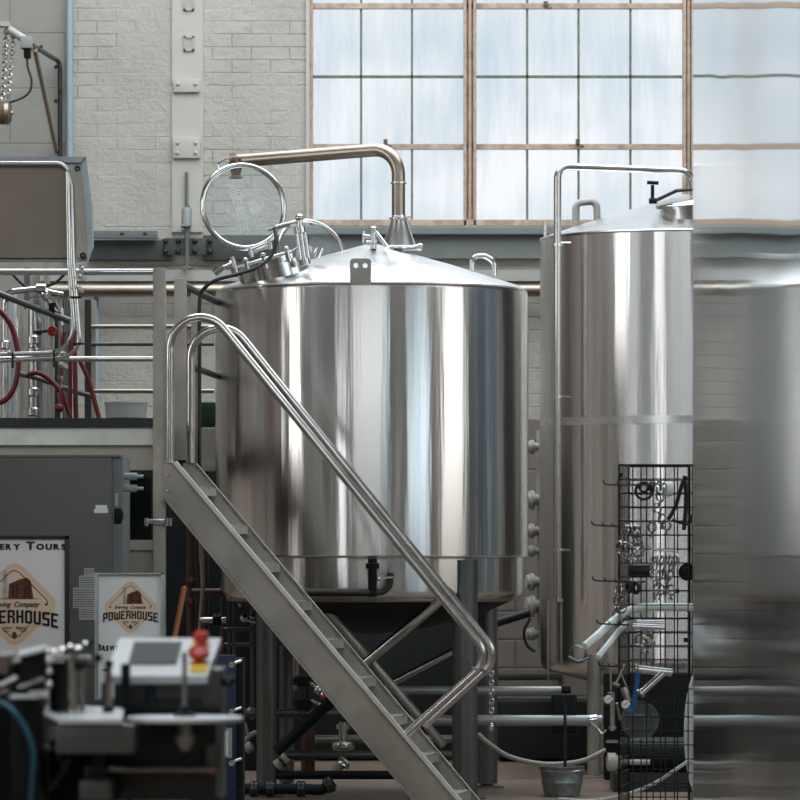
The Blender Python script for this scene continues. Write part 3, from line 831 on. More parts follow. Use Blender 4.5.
MB().lathe([(.06, 0), (.06, .04)], P(236, 161, 29.55), (-1, 0, -.08), n=20).lathe([(.05, 0), (.028, .08), (.05, .10)], P(236, 163, 29.55), (0, 0, -1), n=16).build('end_clamp', 'rust_brown', vp)

# black cable along the kettle to the stair
MB().tube(smooth(PP([(274.5, 228, 28.25), (276, 240, 28.2), (271, 256, 28.15), (258, 267, 28.1), (238, 274, 28.05), (216, 280, 28.0), (203, 290, 28.0), (199.5, 303, 28.0), (199.5, 350, 28.0), (199.5, 470, 28.0), (199.5, 520, 28.0)], 28.2)), .0125, n=10).build('black_cable', 'black_rubber', None, 'thick black cable looping from the hinge post down beside the kettle', 'cable')

# ================================================================== FERMENTER BEHIND ON THE RIGHT
TX, TY, TR = 2.014, 31.8, 1.025
to = Vector((TX, TY, 0))
tz1 = 3.757; tz0 = .80
tk = T('storage_tank', 'tall stainless tank with sloped top behind the wire rack', 'tank', (TX, TY, 0))
MB().lathe([(TR, tz0), (TR, tz1-.01), (TR-.01, tz1)], to, n=128, capped=False).build('shell', 'tank_steel', tk)
MB().lathe([(TR-.012, tz1-.004), (TR-.012, tz1+.012), (TR-.05, tz1+.03), (.5, tz1+.185), (.001, tz1+.33)], to, n=128, capped=False).build('cone_top', 'cone_steel', tk)
MB().ring(to+Vector((0,0,tz1+.003)), (0,0,1), TR-.006, .010, n=128, m=8).build('rim_bead', 'steel_bright', tk)
MB().lathe([(TR+.0015, 2.435), (TR+.0015, 2.49)], to, n=128, capped=False).build('weld_band', 'cone_steel', tk)
prof = [(TR, tz0)] + [(TR-.09+.09*math.cos(a), tz0-.09*math.sin(a)) for a in [R(15*k) for k in range(1, 7)]] + [(.5, .60), (.001, .55)]
MB().lathe(prof, to, n=128, capped=False).build('dished_bottom', 'tank_steel', tk)
for (px, Y) in ((594, 31.0), (640, 32.6), (745, 31.0), (730, 32.6)):
    c = P(px, 0, Y); MB().cyl((c.x, c.y, .02), (c.x, c.y, .85), .047, n=24).lathe([(.08, 0), (.08, .012), (.03, .02)], (c.x, c.y, 0), n=20).build('leg', 'steel_matte', tk)
MB().tube([P(548, 600, 31.35), P(548, 680, 31.35)], .01).build('weld_line', 'steel_bright', tk)
mwc = P(689, 215, 31.2)
ax2 = Vector((-.1, -.16, 1)).normalized()
MB().lathe([(.2, -.06), (.2, .065), (.225, .067), (.225, .085), (.2, .087)], mwc, ax2, n=48).build('manway_neck', 'steel_tube', tk)
MB().lathe([(.225, .09), (.215, .10), (.12, .125), (.0, .13)], mwc, ax2, n=48, capped=False).build('manway_lid', 'steel_bright', tk)
MB().tube([mwc + Vector((-.24, -.1, .09)), mwc+Vector((-.1, -.22, .15)), mwc+Vector((.12, -.22, .17)), mwc+Vector((.3, -.1, .17))], .013, n=8).build('lid_yoke', 'steel_dark', tk)
MB().cyl(P(652.5, 202, 31.1), P(652.5, 185, 31.1), .012).cyl(P(647, 182.5, 31.1), P(658.5, 183, 31.1), .013).cyl(P(649, 201, 31.1), P(657, 201, 31.1), .02).build('lid_screw', 'black_plastic', tk)
MB().tube(fillet(PP([(575.5, 232), (575.5, 203), (596.5, 201), (597.5, 226)], 31.75), .045), .025).build('vent_loop', 'cream_paint', tk)
MB().cyl(P(545, 240, 31.75), P(545, 222, 31.75), .012).build('vent_rod', 'steel_bright', tk)
MB().lathe([(.055, .0), (.065, 0), (.065, .02), (.055, .03), (.055, 0)], P(578.5, 654, 30.95), (-.5, -1, 0), n=28, capped=False).tube(PP([(569, 657, 30.85), (578, 662, 30.8), (589, 658, 30.85)], 30.8), .009).build('sample_port', 'leg_steel', tk)
# sight tube with loop to the top
sg = T('sight_tube', 'thin steel tube climbing the tall tank and looping over its top', 'pipe', P(557.5, 600, 31.1))
MB().tube(fillet([P(557.5, 602, 31.1), P(557.5, 166, 31.1), P(690, 171, 31.2), P(694, 190, 31.2)], [.085, .1]), .0265, n=16).build('tube', 'steel_tube', sg)
mb = MB()
for y in (245, 397, 550, 600):
    mb.lathe([(.028, -.012), (.04, -.01), (.04, .01), (.028, .012)], P(557.5, y, 31.1), n=16, capped=False)
for y in (397, 550): mb.cyl(P(558, y, 31.1), P(570, y, 31.05), .008, n=8)
mb.cyl(P(559, 243, 31.1), P(571, 243, 31.1), .01, n=8)
mb.build('brackets', 'steel_bright', sg)

# fittings seen in the gap between the tanks
gp = T('valve_riser', 'pale vertical pipe with flanged fittings in the gap between the tanks', 'pipe', P(541, 640, 32.9))
MB().tube(PP([(541, 430), (541, 650)], 33.0), .035).build('riser', 'cream_paint', gp)
for (y, s_) in ((447, .05), (500, .07), (531, .055), (551, .045), (582, .065), (606, .085), (634, .05)):
    c = P(538, y, 32.9)
    MB().lathe([(s_*.6, 0), (s_*.6, .03), (s_, .035), (s_, .06), (s_*.8, .065), (s_*.8, .09)], c, (-1, -.2, 0), n=20).build('fitting', 'cream_paint', gp)
MB().tube(PP([(530, 612), (478, 628)], 32.5), .035).build('branch_pipe', 'black_rubber', gp)
MB().tube(smooth(PP([(530, 618), (524, 632), (527, 645), (535, 652)], 32.7)), .011, n=8).build('branch_hose', 'black_rubber', gp)
# ================================================================== STAIR
SA = math.asin(.15)
su = Vector((math.cos(SA), -math.sin(SA), 0)); sv = Vector((math.sin(SA), math.cos(SA), 0))
sO = P(164, 460, 27.0)
def Q(x, y, off=0.0):
    """where the line of sight through a measured point meets the stair's own vertical plane, off metres to its far side"""
    d = P(x, y, 1.0) - Vector((0, 0, EYE)); o = sO + sv*off
    t = (o - Vector((0, 0, EYE))).dot(sv) / d.dot(sv)
    return Vector((0, 0, EYE)) + d*t
st = T('metal_stair', 'steep grey metal stair with open treads running down in front of the kettle', 'stair', Q(440, 809))
SW = .58
def z_clip(p): return p
near = [Q(164, 461), Q(177, 461), Q(470, 809.5), Q(421, 809.5), Q(164, 498)]
def stringer(off, nm, lip):
    mb = MB(); ps = [p + sv*off for p in near]
    mb.prism(ps, sv*.010)
    up_d = (ps[2]-ps[1]).normalized(); nrm = up_d.cross(sv).normalized()
    if nrm.z < 0: nrm = -nrm
    for (a, b_, s_) in ((ps[4], ps[3], 1),):
        t_ = .012
        mb.prism([a, b_, b_ + nrm*t_*s_, a + nrm*t_*s_], sv*lip)
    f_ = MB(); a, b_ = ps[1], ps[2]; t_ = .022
    f_.prism([a, b_, b_ - nrm*t_, a - nrm*t_], sv*lip*1.1); f_.build('stringer_flange', 'flange_highlight', st, smooth=False)
    return mb.build(nm, 'steel_plate', st, smooth=False)
stringer(0.0, 'stringer', -.035)
stringer(SW, 'stringer', .035)
mb = MB()
for p in [(168.5, 475), (168.5, 490.5)]: mb.ball(Q(*p) - sv*.01, .008)
mb.build('bolts', 'steel_bright', st)
upd = (near[2]-near[1]).normalized()
for i in range(9):
    y = 486 + 38.6*i; x = 177 + (y-461)/1.1887
    a = Q(x, y) + sv*.012
    mb = MB(); d = .19; th = .004
    p0 = a; back = -su*d
    mb.prism([p0, p0+back, p0+back+Vector((0,0,-th)), p0+Vector((0,0,-th))], sv*(SW-.014))
    mb.prism([p0, p0+Vector((0,0,-.055)), p0+Vector((0,0,-.055))-su*.005, p0-su*.005], sv*(SW-.014))
    mb.prism([p0+back, p0+back+Vector((0,0,-.04)), p0+back+Vector((0,0,-.04))+su*.004, p0+back+su*.004], sv*(SW-.014))
    for k in range(1, 7):
        q_ = p0 - su*(.03*k); mb.prism([q_, q_-su*.008, q_-su*.008+Vector((0,0,.004)), q_+Vector((0,0,.004))], sv*(SW-.014))
    mb.build('tread', 'tread_steel', st, smooth=False)
def rail(pts, off, nm):
    ps = fillet([Q(x, y, off) for x, y in pts], [.185, .125], 12)
    return MB().tube(ps, .0255, n=18).build(nm, 'steel_tube', st)
rail([(170, 463), (170, 262), (490.5, 658), (404, 736)], .005, 'handrail')
rail([(190.5, 463), (190.5, 273.5), (499.5, 657), (424, 726)], SW-.0, 'handrail')
MB().cyl(Q(474, 667.5)-sv*.05, Q(476, 669)-sv*.03, .009).cyl(Q(484.5, 671.5)-sv*.02, Q(486, 673)+sv*.02, .013).build('rail_lugs', 'steel_bright', st)
ch = chain([Q(491.5, 662, SW), Q(491.5, 722, SW)], .028, .012, .0035)
ch.ball(Q(491.5, 727, SW), .016, sz=1.6)
ch.build('safety_chain', 'steel_bright', None, 'short steel chain dangling from the end of the stair handrail', 'chain')

# ================================================================== UPPER DECK
YD = 27.05
dk = T('upper_deck', 'raised steel work deck edge at the left with posts and round railings', 'platform', P(100, 809, YD+.2))
MB().pbox(-260, 153, 418, 427.5, YD, 1.7).build('deck_plate', 'steel_dark', dk)
MB().pbox(-260, 153, 427.5, 445, YD+.02, .08).build('deck_fascia', 'fascia_grey', dk)
MB().pbox(-260, 153, 445, 470, YD+.06, .10).build('deck_beam', 'beam_grey', dk)
MB().pbox(153, 165.5, 268, 808, YD-.03, .075, bev=.004).build('post', 'steel_plate', dk)
MB().pbox(174, 186.3, 278.5, 460, YD+.75, .075, bev=.004).build('post', 'steel_plate', dk)
MB().pbox(174, 186.3, 449, 470, YD+.85, .9).build('landing_support', 'steel_dark', dk)
MB().pbox(191, 201, 288, 470, YD+1.5, .06, bev=.004).build('post', 'steel_plate', dk)
r_ = MB().tube(PP([(-200, 272), (153, 272)], YD+.02), .0195, n=14); r_.build('top_rail', 'steel_bright', dk)
MB().tube(PP([(-200, 359), (153, 359)], YD+.02), .0165, n=14).build('mid_rail', 'steel_tube', dk)
MB().tube([P(184, 285, YD+.8), P(217, 302, YD+1.75)], .022).tube([P(184, 364, YD+.8), P(217, 376, YD+1.75)], .02).build('return_rail', 'leg_steel', dk)
YR = 29.6
MB().tube(PP([(90, 326.5), (214, 326.5)], YR), .014).build('back_rail', 'steel_warm', dk)
MB().tube(PP([(90, 344), (214, 344)], YR), .014).build('back_rail', 'leg_steel', dk)
MB().tube(PP([(90, 391), (214, 391)], YR), .014).build('back_rail', 'steel_warm', dk)
for x in (92, 188): MB().pbox(x-3.5, x+3.5, 300, 418, YR+.02, .04).build('back_post', 'steel_plate', dk)
mb = MB(); mb.pbox(120, 153, 601, 610, YD+.02, .05)
mb.build('cross_member', 'steel_matte', dk)
MB().pbox(121, 153, 540, 550, YD+.0, .06).pbox(121, 153, 550, 575, YD+.03, .02).build('lower_bracket', 'steel_plate', dk)
MB().pbox(145, 171, 519, 524, YD-.05, .03, bev=.004).cyl(P(146.5, 518, YD-.06), P(146.5, 526, YD-.06), .012).cyl(P(166.5, 518, YD-.06), P(166.5, 526, YD-.06), .012).cyl(P(170, 518, YD-.06), P(170, 526, YD-.06), .012).build('clamp_bracket', 'steel_tube', dk)
MB().pbox(-260, -240, 268, 808, YD, .075).pbox(-260, -240, 268, 808, YD+1.6, .075).build('post', 'steel_plate', dk)
# dark motor housing behind the lower bracket
for i, (x0, x1) in enumerate(()): pass
MB().pbox(122, 152, 476, 540, YD+.6, .3, bev=.02).build('equipment_case', 'black_plastic', None, 'black equipment case in the shade under the deck', 'case')

# control panel with its bent tube bracket
YC = 26.6
cp = T('control_console', 'wide steel control panel back tilted over the upper deck railing', 'control panel', P(40, 262, YC))
def slant(x, y, Y0=YC): return P(x, y, Y0)
mb = MB()
mb.prism([P(-60, 157, YC), P(86, 157, YC), P(92.5, 205, YC-.02), P(92.5, 246, YC-.04), P(87, 261, YC-.05), P(-60, 261, YC-.05)], Vector((0, .10, 0)))
mb.build('housing', 'frame_silver', cp, smooth=False)
MB().prism([P(-60, 157, YC-.005), P(86, 157, YC-.005), P(81, 163, YC-.005), P(-60, 163, YC-.005)], Vector((0, -.03, 0))).build('top_lip', 'lip_paint', cp, smooth=False)
MB().prism([P(-60, 166, YC-.01), P(67, 166, YC-.01), P(72, 258, YC-.06), P(-60, 258, YC-.06)], Vector((0, -.02, 0))).build('face_sheet', 'console_face', cp, smooth=False)
MB().prism([P(73.5, 165, YC-.01), P(81, 165, YC-.01), P(88, 258, YC-.06), P(78, 258, YC-.06)], Vector((0, -.012, 0))).build('side_strip', 'steel_plate', cp, smooth=False)
mb = MB(); mb.ring(P(77.5, 168.5, YC-.03), (0,1,0), .012, .005, n=16, m=6); mb.ring(P(83, 255.5, YC-.09), (0,1,0), .013, .006, n=16, m=6)
mb.build('grommets', 'ink', cp)
MB().tube(fillet(PP([(-60, 163.5, YC-.06), (66, 163.5, YC-.06), (71, 185, YC-.06), (73, 262, YC-.12), (81, 356, YC-.12), (-60, 364, YC-.12)], YC), [.07, 0, 0, .12]), .0135, n=12).build('outer_tube', 'steel_tube', cp)
MB().tube(fillet(PP([(67.5, 172, YC-.06), (69, 262, YC-.12), (75.5, 352, YC-.12), (-60, 356.5, YC-.12)], YC), [0, .16]), .0125, n=12).build('inner_tube', 'steel_tube', cp)
mb = MB()
for (x, y) in ((75.5, 297), (78, 343.5)): mb.pbox(x-6, x+5.5, y-.8, y+.8, YC-.16, .06)
mb.pbox(11.5, 13, 352, 368, YC-.16, .06); mb.pbox(53, 54.5, 350, 367, YC-.16, .06)
mb.build('cable_ties', 'ink', cp)
mb = MB()
for (x, y) in ((82, 268), (80, 276), (77, 287), (9, 352), (62, 353), (61, 364)): mb.box(P(x,0,YC).x-.012, P(x,0,YC).x+.012, YC+.1-.2, YC+.4, P(0,y,YC).z-.014, P(0,y,YC).z+.014); mb.ball(P(x, y, YC-.16), .012)
mb.build('rail_clamps', 'steel_bright', cp)

# ---- pipework on the deck behind the panel
YL = 28.4
def vpipe(x, y0, y1, r, mat, label, Y=YL, col=()):
    rt = T('riser_pipe', label, 'pipe', P(x, y1, Y))
    MB().tube([P(x, y0, Y), P(x, y1, Y)], r, n=14).build('pipe_run', mat, rt)
    if col:
        mb = MB()
        for yy in col: mb.lathe([(r, -.03), (r*1.5, -.02), (r*1.5, .02), (r, .03)], P(x, yy, Y), n=16, capped=False)
        mb.build('collar', mat, rt)
vpipe(5, 300, 418, .022, 'steel_tube', 'upright steel tube at the left picture edge on the deck', YL, (345,))
vpipe(12, 290, 418, .030, 'milky_hose', 'milky pale upright tube second from the left edge on the deck', YL+.1)
vpipe(22, 302, 418, .040, 'steel_plate', 'wide flat grey upright left of the red valve wheel', YL+.3)
vpipe(33, 306, 418, .026, 'steel_tube', 'upright steel tube with collars left of the red valve wheel', YL, (340, 352, 392, 412))
vpipe(41.5, 285, 418, .012, 'pale_blue_paint', 'thin pale upright rod beside the red valve wheel', YL-.1)
vpipe(52.5, 320, 418, .013, 'cream_paint', 'thin cream upright rod below the red valve wheel', YL-.15)
vpipe(60.5, 300, 405, .013, 'steel_warm', 'thin steel upright rod right of the red valve wheel', YL-.1, (378, 396))
vpipe(27, 268, 418, .018, 'leg_steel', 'dark thin upright tube behind the wide flat grey upright', YL+.6)
vpipe(47, 262, 418, .02, 'steel_matte', 'tall grey upright tube reaching up to the panel underside', YL+.5)
vpipe(17, 318, 418, .011, 'steel_bright', 'slim bright upright rod over the wide flat grey upright', YL-.2)
for i_, (x_, nm_) in enumerate(((9, 'leftmost added dark upright filling the gaps behind the others'), (37.5, 'added dark upright behind the red valve wheel stem'), (57, 'added dark upright just left of the thin steel rod'), (66, 'added dark upright directly behind the bent panel tubes'), (88, 'added dark slender upright by the thin white wall pipe'))):
    vpipe(x_, 300, 418, .022, 'leg_steel' if i_ % 2 else 'steel_dark', nm_, YL+.75)  # added behind the pipes so the gaps between them read dark
MB().tube([P(-8, 291, YL-.35), P(70, 321, YL-.3)], .021).build('sloping_pipe', 'leg_steel', None, 'grey pipe sloping down to the right over the deck uprights', 'pipe')
MB().tube(smooth(PP([(20, 374, YL-.2), (40, 379, YL-.2), (70, 390, YL), (92, 396, YL+.3)], YL)), .016).build('sloping_pipe', 'leg_steel', None, 'dark grey pipe sloping behind the red hoses above the deck', 'pipe')
vc = T('valve_cluster', 'bright steel valve cluster with curved outlet under the control panel', 'valve', P(45, 320, YL-.25))
Yv = YL-.3
MB().tube(fillet(PP([(5, 303), (8, 292), (38, 289), (52, 293), (63, 295)], Yv), .05), .02).build('outlet_tube', 'steel_bright', vc)
MB().lathe([(.02, 0), (.034, .005), (.034, .06), (.02, .065)], P(36, 289, Yv), (1, 0, 0), n=18).lathe([(.02, 0), (.03, .005), (.03, .05), (.02, .055)], P(44, 292, Yv), (.5, 0, -1), n=18).ball(P(45, 294, Yv), .032).build('valve_body', 'steel_bright', vc)
MB().tube(PP([(45, 292), (50, 305), (58, 312)], Yv), .012).tube(PP([(24, 309), (30, 299), (39, 296)], Yv), .012).cyl(P(55, 300, Yv), P(62, 316, Yv), .011).cyl(P(62, 308, Yv), P(62.5, 325, Yv), .009).cyl(P(34, 305, Yv), P(40, 322, Yv), .012).build('levers', 'steel_bright', vc)
MB().box(P(49,0,Yv).x, P(55,0,Yv).x, Yv-.03, Yv+.03, P(0,314,Yv).z, P(0,303,Yv).z, bev=.005).build('black_grip', 'black_plastic', vc)
wh = T('handwheel_valve', 'red handwheel valve on a thin stem above the deck', 'valve', P(52.5, 338, YL-.3))
mb = MB().ring(P(52.5, 331, YL-.3), (.2, 1, 0), .024, .009, n=24, m=8)
for a in range(5): mb.cyl(P(52.5, 331, YL-.3), P(52.5, 331, YL-.3)+Vector((math.cos(a*1.257)*.024, 0, math.sin(a*1.257)*.024)), .006, n=6)
mb.ball(P(52.5, 331, YL-.3), .013); mb.build('wheel', 'red_paint', wh)
MB().cyl(P(34, 332, YL-.2), P(51, 331, YL-.28), .009).cyl(P(36, 332, YL-.2), P(42, 332, YL-.2), .018).build('stem', 'steel_dark', wh)
# red hoses
YHs = 27.9
loop = [P(-8, 322, YHs), P(3, 312, YHs), P(13, 330, YHs), P(18, 362, YHs), P(13, 388, YHs), P(1, 402, YHs), P(-10, 400, YHs)]
MB().tube(smooth([P(-10, 304, YHs), P(2, 313, YHs), P(12, 328, YHs), P(17.5, 350, YHs), P(18, 368, YHs), P(14, 388, YHs), P(4, 401, YHs), P(-10, 403, YHs)]), .017).build('red_hose', 'red_hose', None, 'dark red hose looping in and out at the left picture edge', 'hose', 'red hoses on the deck')
MB().tube(smooth(PP([(27, 375), (38, 373), (50, 380), (62, 394), (70, 415)], YHs+.05)), .016).build('red_hose', 'red_hose', None, 'red hose arching over the deck from left to right', 'hose', 'red hoses on the deck')
MB().tube(PP([(74, 330), (76, 418)], YHs+.1), .0155).build('red_hose', 'red_hose', None, 'straight red hose hanging just behind the bent panel tubes', 'hose', 'red hoses on the deck')
MB().tube(PP([(70, 334), (70.5, 418)], YHs+.16), .012).build('red_hose', 'red_hose', None, 'thin red hose straight down beside the thicker straight one', 'hose', 'red hoses on the deck')
MB().tube(smooth(PP([(80, 361), (87, 376), (93, 395), (99, 418)], YHs+.1)), .0145).build('red_hose', 'red_hose', None, 'red hose slanting down right beyond the panel tubes', 'hose', 'red hoses on the deck')
MB().tube(smooth(PP([(64, 332), (62, 345), (61, 376)], YHs)), .014).tube(PP([(61.5, 388), (60, 412)], YHs), .014).ball(P(59, 408, YHs), .03).build('red_hose', 'red_hose', None, 'short red hose piece with ball end on the thin rod', 'hose', 'red hoses on the deck')
bk = MB().lathe([(.125, 0), (.135, .09), (.14, .09), (.14, .10), (.125, .10)], P(126, 418, 28.3), n=40)
bk.build('plastic_tub', 'white_plastic', None, 'cream plastic tub standing on the deck beside the front post', 'tub')
MB().tube(smooth(PP([(10, 272), (25, 286), (38, 287), (55, 283), (70, 268)], 28.7)), .009, n=8).build('sagging_cable', 'black_rubber', None, 'thin dark cable sagging under the control panel', 'cable')

# ================================================================== ELECTRICAL CABINET, SIGNS
YE = 25.9
cb = T('electrical_cabinet', 'large grey green electrical cabinet below the deck at the left', 'cabinet', P(40, 809, YE+.6))
a, b_ = P(-120, 0, YE), P(112, 0, YE)
zt = P(0, 457, YE).z
MB().box(a.x, b_.x, YE, YE+.7, .12, zt, bev=.008).build('body', 'grey_paint', cb)
MB().box(b_.x-.004, b_.x+.062, YE+.02, YE+.7, .12, zt+.002, bev=.006).build('side_flange', 'grey_edge', cb)
MB().box(a.x, b_.x+.05, YE-.005, YE+.69, zt, zt+.012).build('top_edge', 'grey_edge', cb)
MB().box(a.x, b_.x, YE+.05, YE+.65, 0, .13).build('plinth', 'black_plastic', cb)
for y in (476.5, 488.5):
    MB().cyl(P(113, y, YE+.1), P(124, y, YE+.1), .024).cyl(P(123, y, YE+.1), P(137, y, YE+.1), .021).cyl(P(136, y, YE+.1), P(143, y, YE+.12), .01).build('cable_entry', 'box_grey', cb)
MB().pbox(114, 121.5, 508, 524, YE+.01, .08, bev=.01).pbox(117, 123, 511, 519, YE-.02, .06).build('door_latch', 'black_plastic', cb)
MB().pbox(115, 118, 493, 506, YE+.01, .02).build('side_label', 'paper_small', cb)
lb = MB().pbox(95.5, 107, 505, 509, YE-.003, .004); lb.pbox(94, 108, 509, 513, YE-.003, .004)
lb.build('cabinet_label', 'paper', cb)
def tlabel(parent, body, x0, x1, ybase, Y, size, mat='ink', bold=0.0, name='lettering'):
    p = P((x0+x1)/2, ybase, Y)
    t = text_mesh(body, size, bold, 0, (x1-x0)*Y/F)
    put_mesh(t, name, mat, parent, Matrix.Translation(p) @ Matrix.Rotation(R(90), 4, 'X'))
for i, (x0, x1, y0, y1, ln) in enumerate([(84, 94, 568, 576, ['SAFETY']), (79, 95.5, 575.5, 592, ['NOTICE', 'read all signs', 'before entry']), (73, 95.5, 587.5, 608, ['MIND STEP', '12  15  18', 'brewery']), (79, 95.5, 607.5, 620, ['THANKS', 'for visiting'])]):
    ll = ('topmost tiny white card stuck on the cabinet above the silver framed sign', 'second white card from the top on the cabinet', 'widest white card on the cabinet, third from the top', 'lowest white card of the column stuck on the cabinet')[i]
    cr = T('card', ll, 'card', P((x0+x1)/2, y1, YE-.01-.002*i), 'white cards on the cabinet')
    MB().pbox(x0, x1, y0, y1, YE-.004-.002*i, .0035).build('card_sheet', 'paper_small', cr)
    rr = MB(); rnd = random.Random(i)
    yy = y0+2.2
    while yy < y1-1.2:
        x = x0+1.5
        while x < x1-1.6:
            L = rnd.uniform(.8, 3); rr.pbox(x, min(x+L, x1-1), yy, yy+.75, YE-.0048-.002*i, .0006); x += L+.7
        yy += 2.3
    rr.build('card_print', 'ink', cr)
# big poster
YP = YE-.035
pb = T('framed_poster', 'black framed tour poster with brewery diamond emblem, cut by the picture edge', 'poster', P(5, 700, YP))
x0, x1, y0, y1 = -52, 69, 535.5, 720
MB().pbox(x0, x1, y0, y1, YP, .03).build('backing', 'paper', pb)
mb = MB(); w_ = 4.5
for (a, b_, c, d) in ((x0, x1, y0, y0+3.6), (x0, x1, y1-4, y1), (x0, x0+w_, y0, y1), (x1-w_, x1, y0, y1)): mb.pbox(a, b_, c, d, YP-.015, .03, bev=.002)
mb.build('frame', 'frame_black', pb)
def cap_text(parent, words_, x0, x1, yb, Y, big, small):
    """small capitals: first letters larger"""
    mes = []; x = 0
    for wd in words_:
        for i, chh in enumerate(wd):
            me = text_mesh(chh, big if i == 0 else small, small*.06, 0, None, 'LEFT')
            xs = [v.co.x for v in me.vertices]; wdt = max(xs)-min(xs)
            for v in me.vertices: v.co.x += x - min(xs)
            x += wdt + small*.13; mes.append(me)
        x += small*.4
    x -= small*.53; k = ((x1-x0)*Y/F)/x
    p = P(x0, yb, Y)
    bmx = bmesh.new()
    for me in mes:
        for v in me.vertices: v.co.x *= k
        bmx.from_mesh(me)
    me = bpy.data.meshes.new('t'); bmx.to_mesh(me); bmx.free()
    put_mesh(me, 'title_lettering', 'ink', parent, Matrix.Translation(p) @ Matrix.Rotation(R(90), 4, 'X'))
def text_bold(size): return size*.05
_tm = text_mesh
def text_mesh(body, size, bold=0.0, *a_, **k_):
    return _tm(body, size, bold if bold else size*.035, *a_, **k_)
cap_text(pb, ['BREWERY'], -33, 20.5, 549.5, YP-.002, .056, .044)
cap_text(pb, ['TOURS'], 26, 66, 549.5, YP-.002, .064, .044)
MX = Matrix.Rotation(R(90), 4, 'X')
s_ = 45.5*YP/F
logo(pb, Matrix.Translation(P(14.5, 604, YP-.002)) @ MX @ Matrix.Scale(s_, 4))
# small poster in deep silver frame on a stand
YQ = 25.3
ps = T('sign_stand', 'silver framed white sign with brewery diamond emblem on a floor stand', 'sign', Vector((P(130, 0, YQ).x, YQ+.1, 0)))
x0, x1, y0, y1 = 97, 165, 573, 700
MB().pbox(x0+1, x1-4, y0+1.5, y1, YQ+.012, .02).build('backing', 'paper', ps)
mb = MB()
for (a, b_, c, d) in ((x0, x1, y0, y0+1.8), (x0, x1, y1-3, y1), (x0-2.5, x0+1.2, y0, y1), (x1-4.5, x1, y0, y1)): mb.pbox(a, b_, c, d, YQ-.01, .06, bev=.002)
mb.build('frame', 'frame_silver', ps)
c_ = P(130, 0, YQ)
MB().cyl((c_.x, YQ+.06, .03), (c_.x, YQ+.06, P(0, 690, YQ).z), .02).lathe([(.2, 0), (.2, .02), (.03, .035)], (c_.x, YQ+.06, 0)).build('stand', 'steel_dark', ps)
s_ = 28.5*YQ/F
logo(ps, Matrix.Translation(P(130.5, 607, YQ+.009)) @ MX @ Matrix.Scale(s_, 4))
cap_text(ps, ['BREWERY'], 98, 127, 650.5, YQ+.009, .05, .038)
cap_text(ps, ['TOURS'], 132, 157, 650.5, YQ+.009, .034, .025)
flat([[(-.03, 0), (.02, .02), (.02, -.02)]], 'arrow_print', 'ink', ps, Matrix.Translation(P(107, 670, YQ+.009)) @ MX, 0)
# wooden handle
MB().tube([P(184, 589, 26.4), P(172, 650, 26.3), P(146, 800, 26.0)], [.017]*3, n=12).ball(P(184, 589, 26.4), .018).build('broom_handle', 'wood_handle', None, 'orange brown wooden handle leaning behind the silver framed sign', 'handle')

# ================================================================== PIPES UNDER THE KETTLE
def run(name, label, pts, r, mat, Y=29, fil=0, fl=(), n=14, group='process pipes under the kettle', fmat=None, fw=1.6, cat='pipe'):
    return pipe(name, label, cat, pts, r, mat, Y, fil, fl, group, n, fmat, fw)
run('process_pipe', 'light grey upper one of two parallel pipes right of the kettle leg', [(360, 690.5), (566, 690.5)], .028, 'pipe_grey', 28.95, fl=((566, 690.5, 1, 0),), fmat='black_plastic')
run('process_pipe', 'light grey lower pipe ending in a clamped cap near the gauges', [(360, 720.5), (602, 720.5)], .036, 'pipe_grey', 28.75)
run('process_pipe', 'dim horizontal pipe low behind the stair treads', [(305, 739), (452, 739)], .026, 'steel_matte', 29.2)
run('process_pipe', 'dark low square rail between the kettle legs', [(262, 755), (455, 755)], .027, 'leg_steel', 28.6)
run('process_pipe', 'black lowest rail crossing in front of the left kettle leg', [(276, 775), (420, 775)], .028, 'black_plastic', 28.2)
run('process_pipe', 'grey horizontal pipe behind the left kettle leg', [(243, 713), (345, 713)], .03, 'leg_steel', 29.0, fl=((303, 713, 1, 0),))
run('process_pipe', 'tan lower pipe low behind the stair stringer', [(345, 738), (362, 738)], .02, 'cream_paint', 28.9)
run('process_pipe', 'dark pipe leading from the far wall to the kettle leg', [(487, 677, 29.62), (560, 677, 34.95)], .024, 'black_rubber', 30.5)
run('process_pipe', 'black bottom drain pipe with four clamped joints', [(240, 789), (300, 789), (322, 790), (334, 782)], .034, 'black_plastic', 27.9, .08, ((254, 789, 1, 0), (270, 789, 1, 0), (301, 789, 1, 0), (329, 785, 1, -.5)), fmat='steel_dark', fw=1.5)
run('brace_tube', 'steel brace tube slanting from the right leg down behind the stair', [(452, 591, 28.12), (352, 674, 28.3)], .031, 'steel_tube', 28.6, cat='brace', group='kettle braces')
run('brace_tube', 'thinner brace tube below the first, slanting the same way', [(455, 650), (378, 690)], .023, 'steel_tube', 29.0, cat='brace', group='kettle braces')
run('brace_tube', 'brace tube slanting down right under the kettle bottom', [(316, 598), (444, 746)], .029, 'steel_matte', 28.35, cat='brace', group='kettle braces')
run('brace_tube', 'thick black brace tube at lower left under the stair', [(336, 697), (276, 752)], .036, 'black_plastic', 28.05, cat='brace', group='kettle braces')
run('process_pipe', 'dim upright pipe right of the left kettle leg', [(296, 655), (296, 690)], .022, 'steel_warm', 29.3)
run('process_pipe', 'tan upright pipe stub above the bottom drain', [(308, 720), (308, 772)], .045, 'copper_brown', 28.9)
run('process_pipe', 'black upright pipe behind the valve under the stair', [(286, 600), (286, 783)], .03, 'leg_steel', 30.1)
vv = T('butterfly_valve', 'black clamped valve body standing under the stair stringer', 'valve', P(303, 712, 28.1))
MB().cyl(P(303, 675, 28.1), P(303, 712, 28.1), .04).build('valve_body', 'steel_dark', vv)
mb = MB()
for y in (681, 704): mb.lathe([(.04, -.03), (.066, -.022), (.066, .022), (.04, .03)], P(303, y, 28.1), n=20, capped=False)
mb.build('clamp', 'black_plastic', vv)
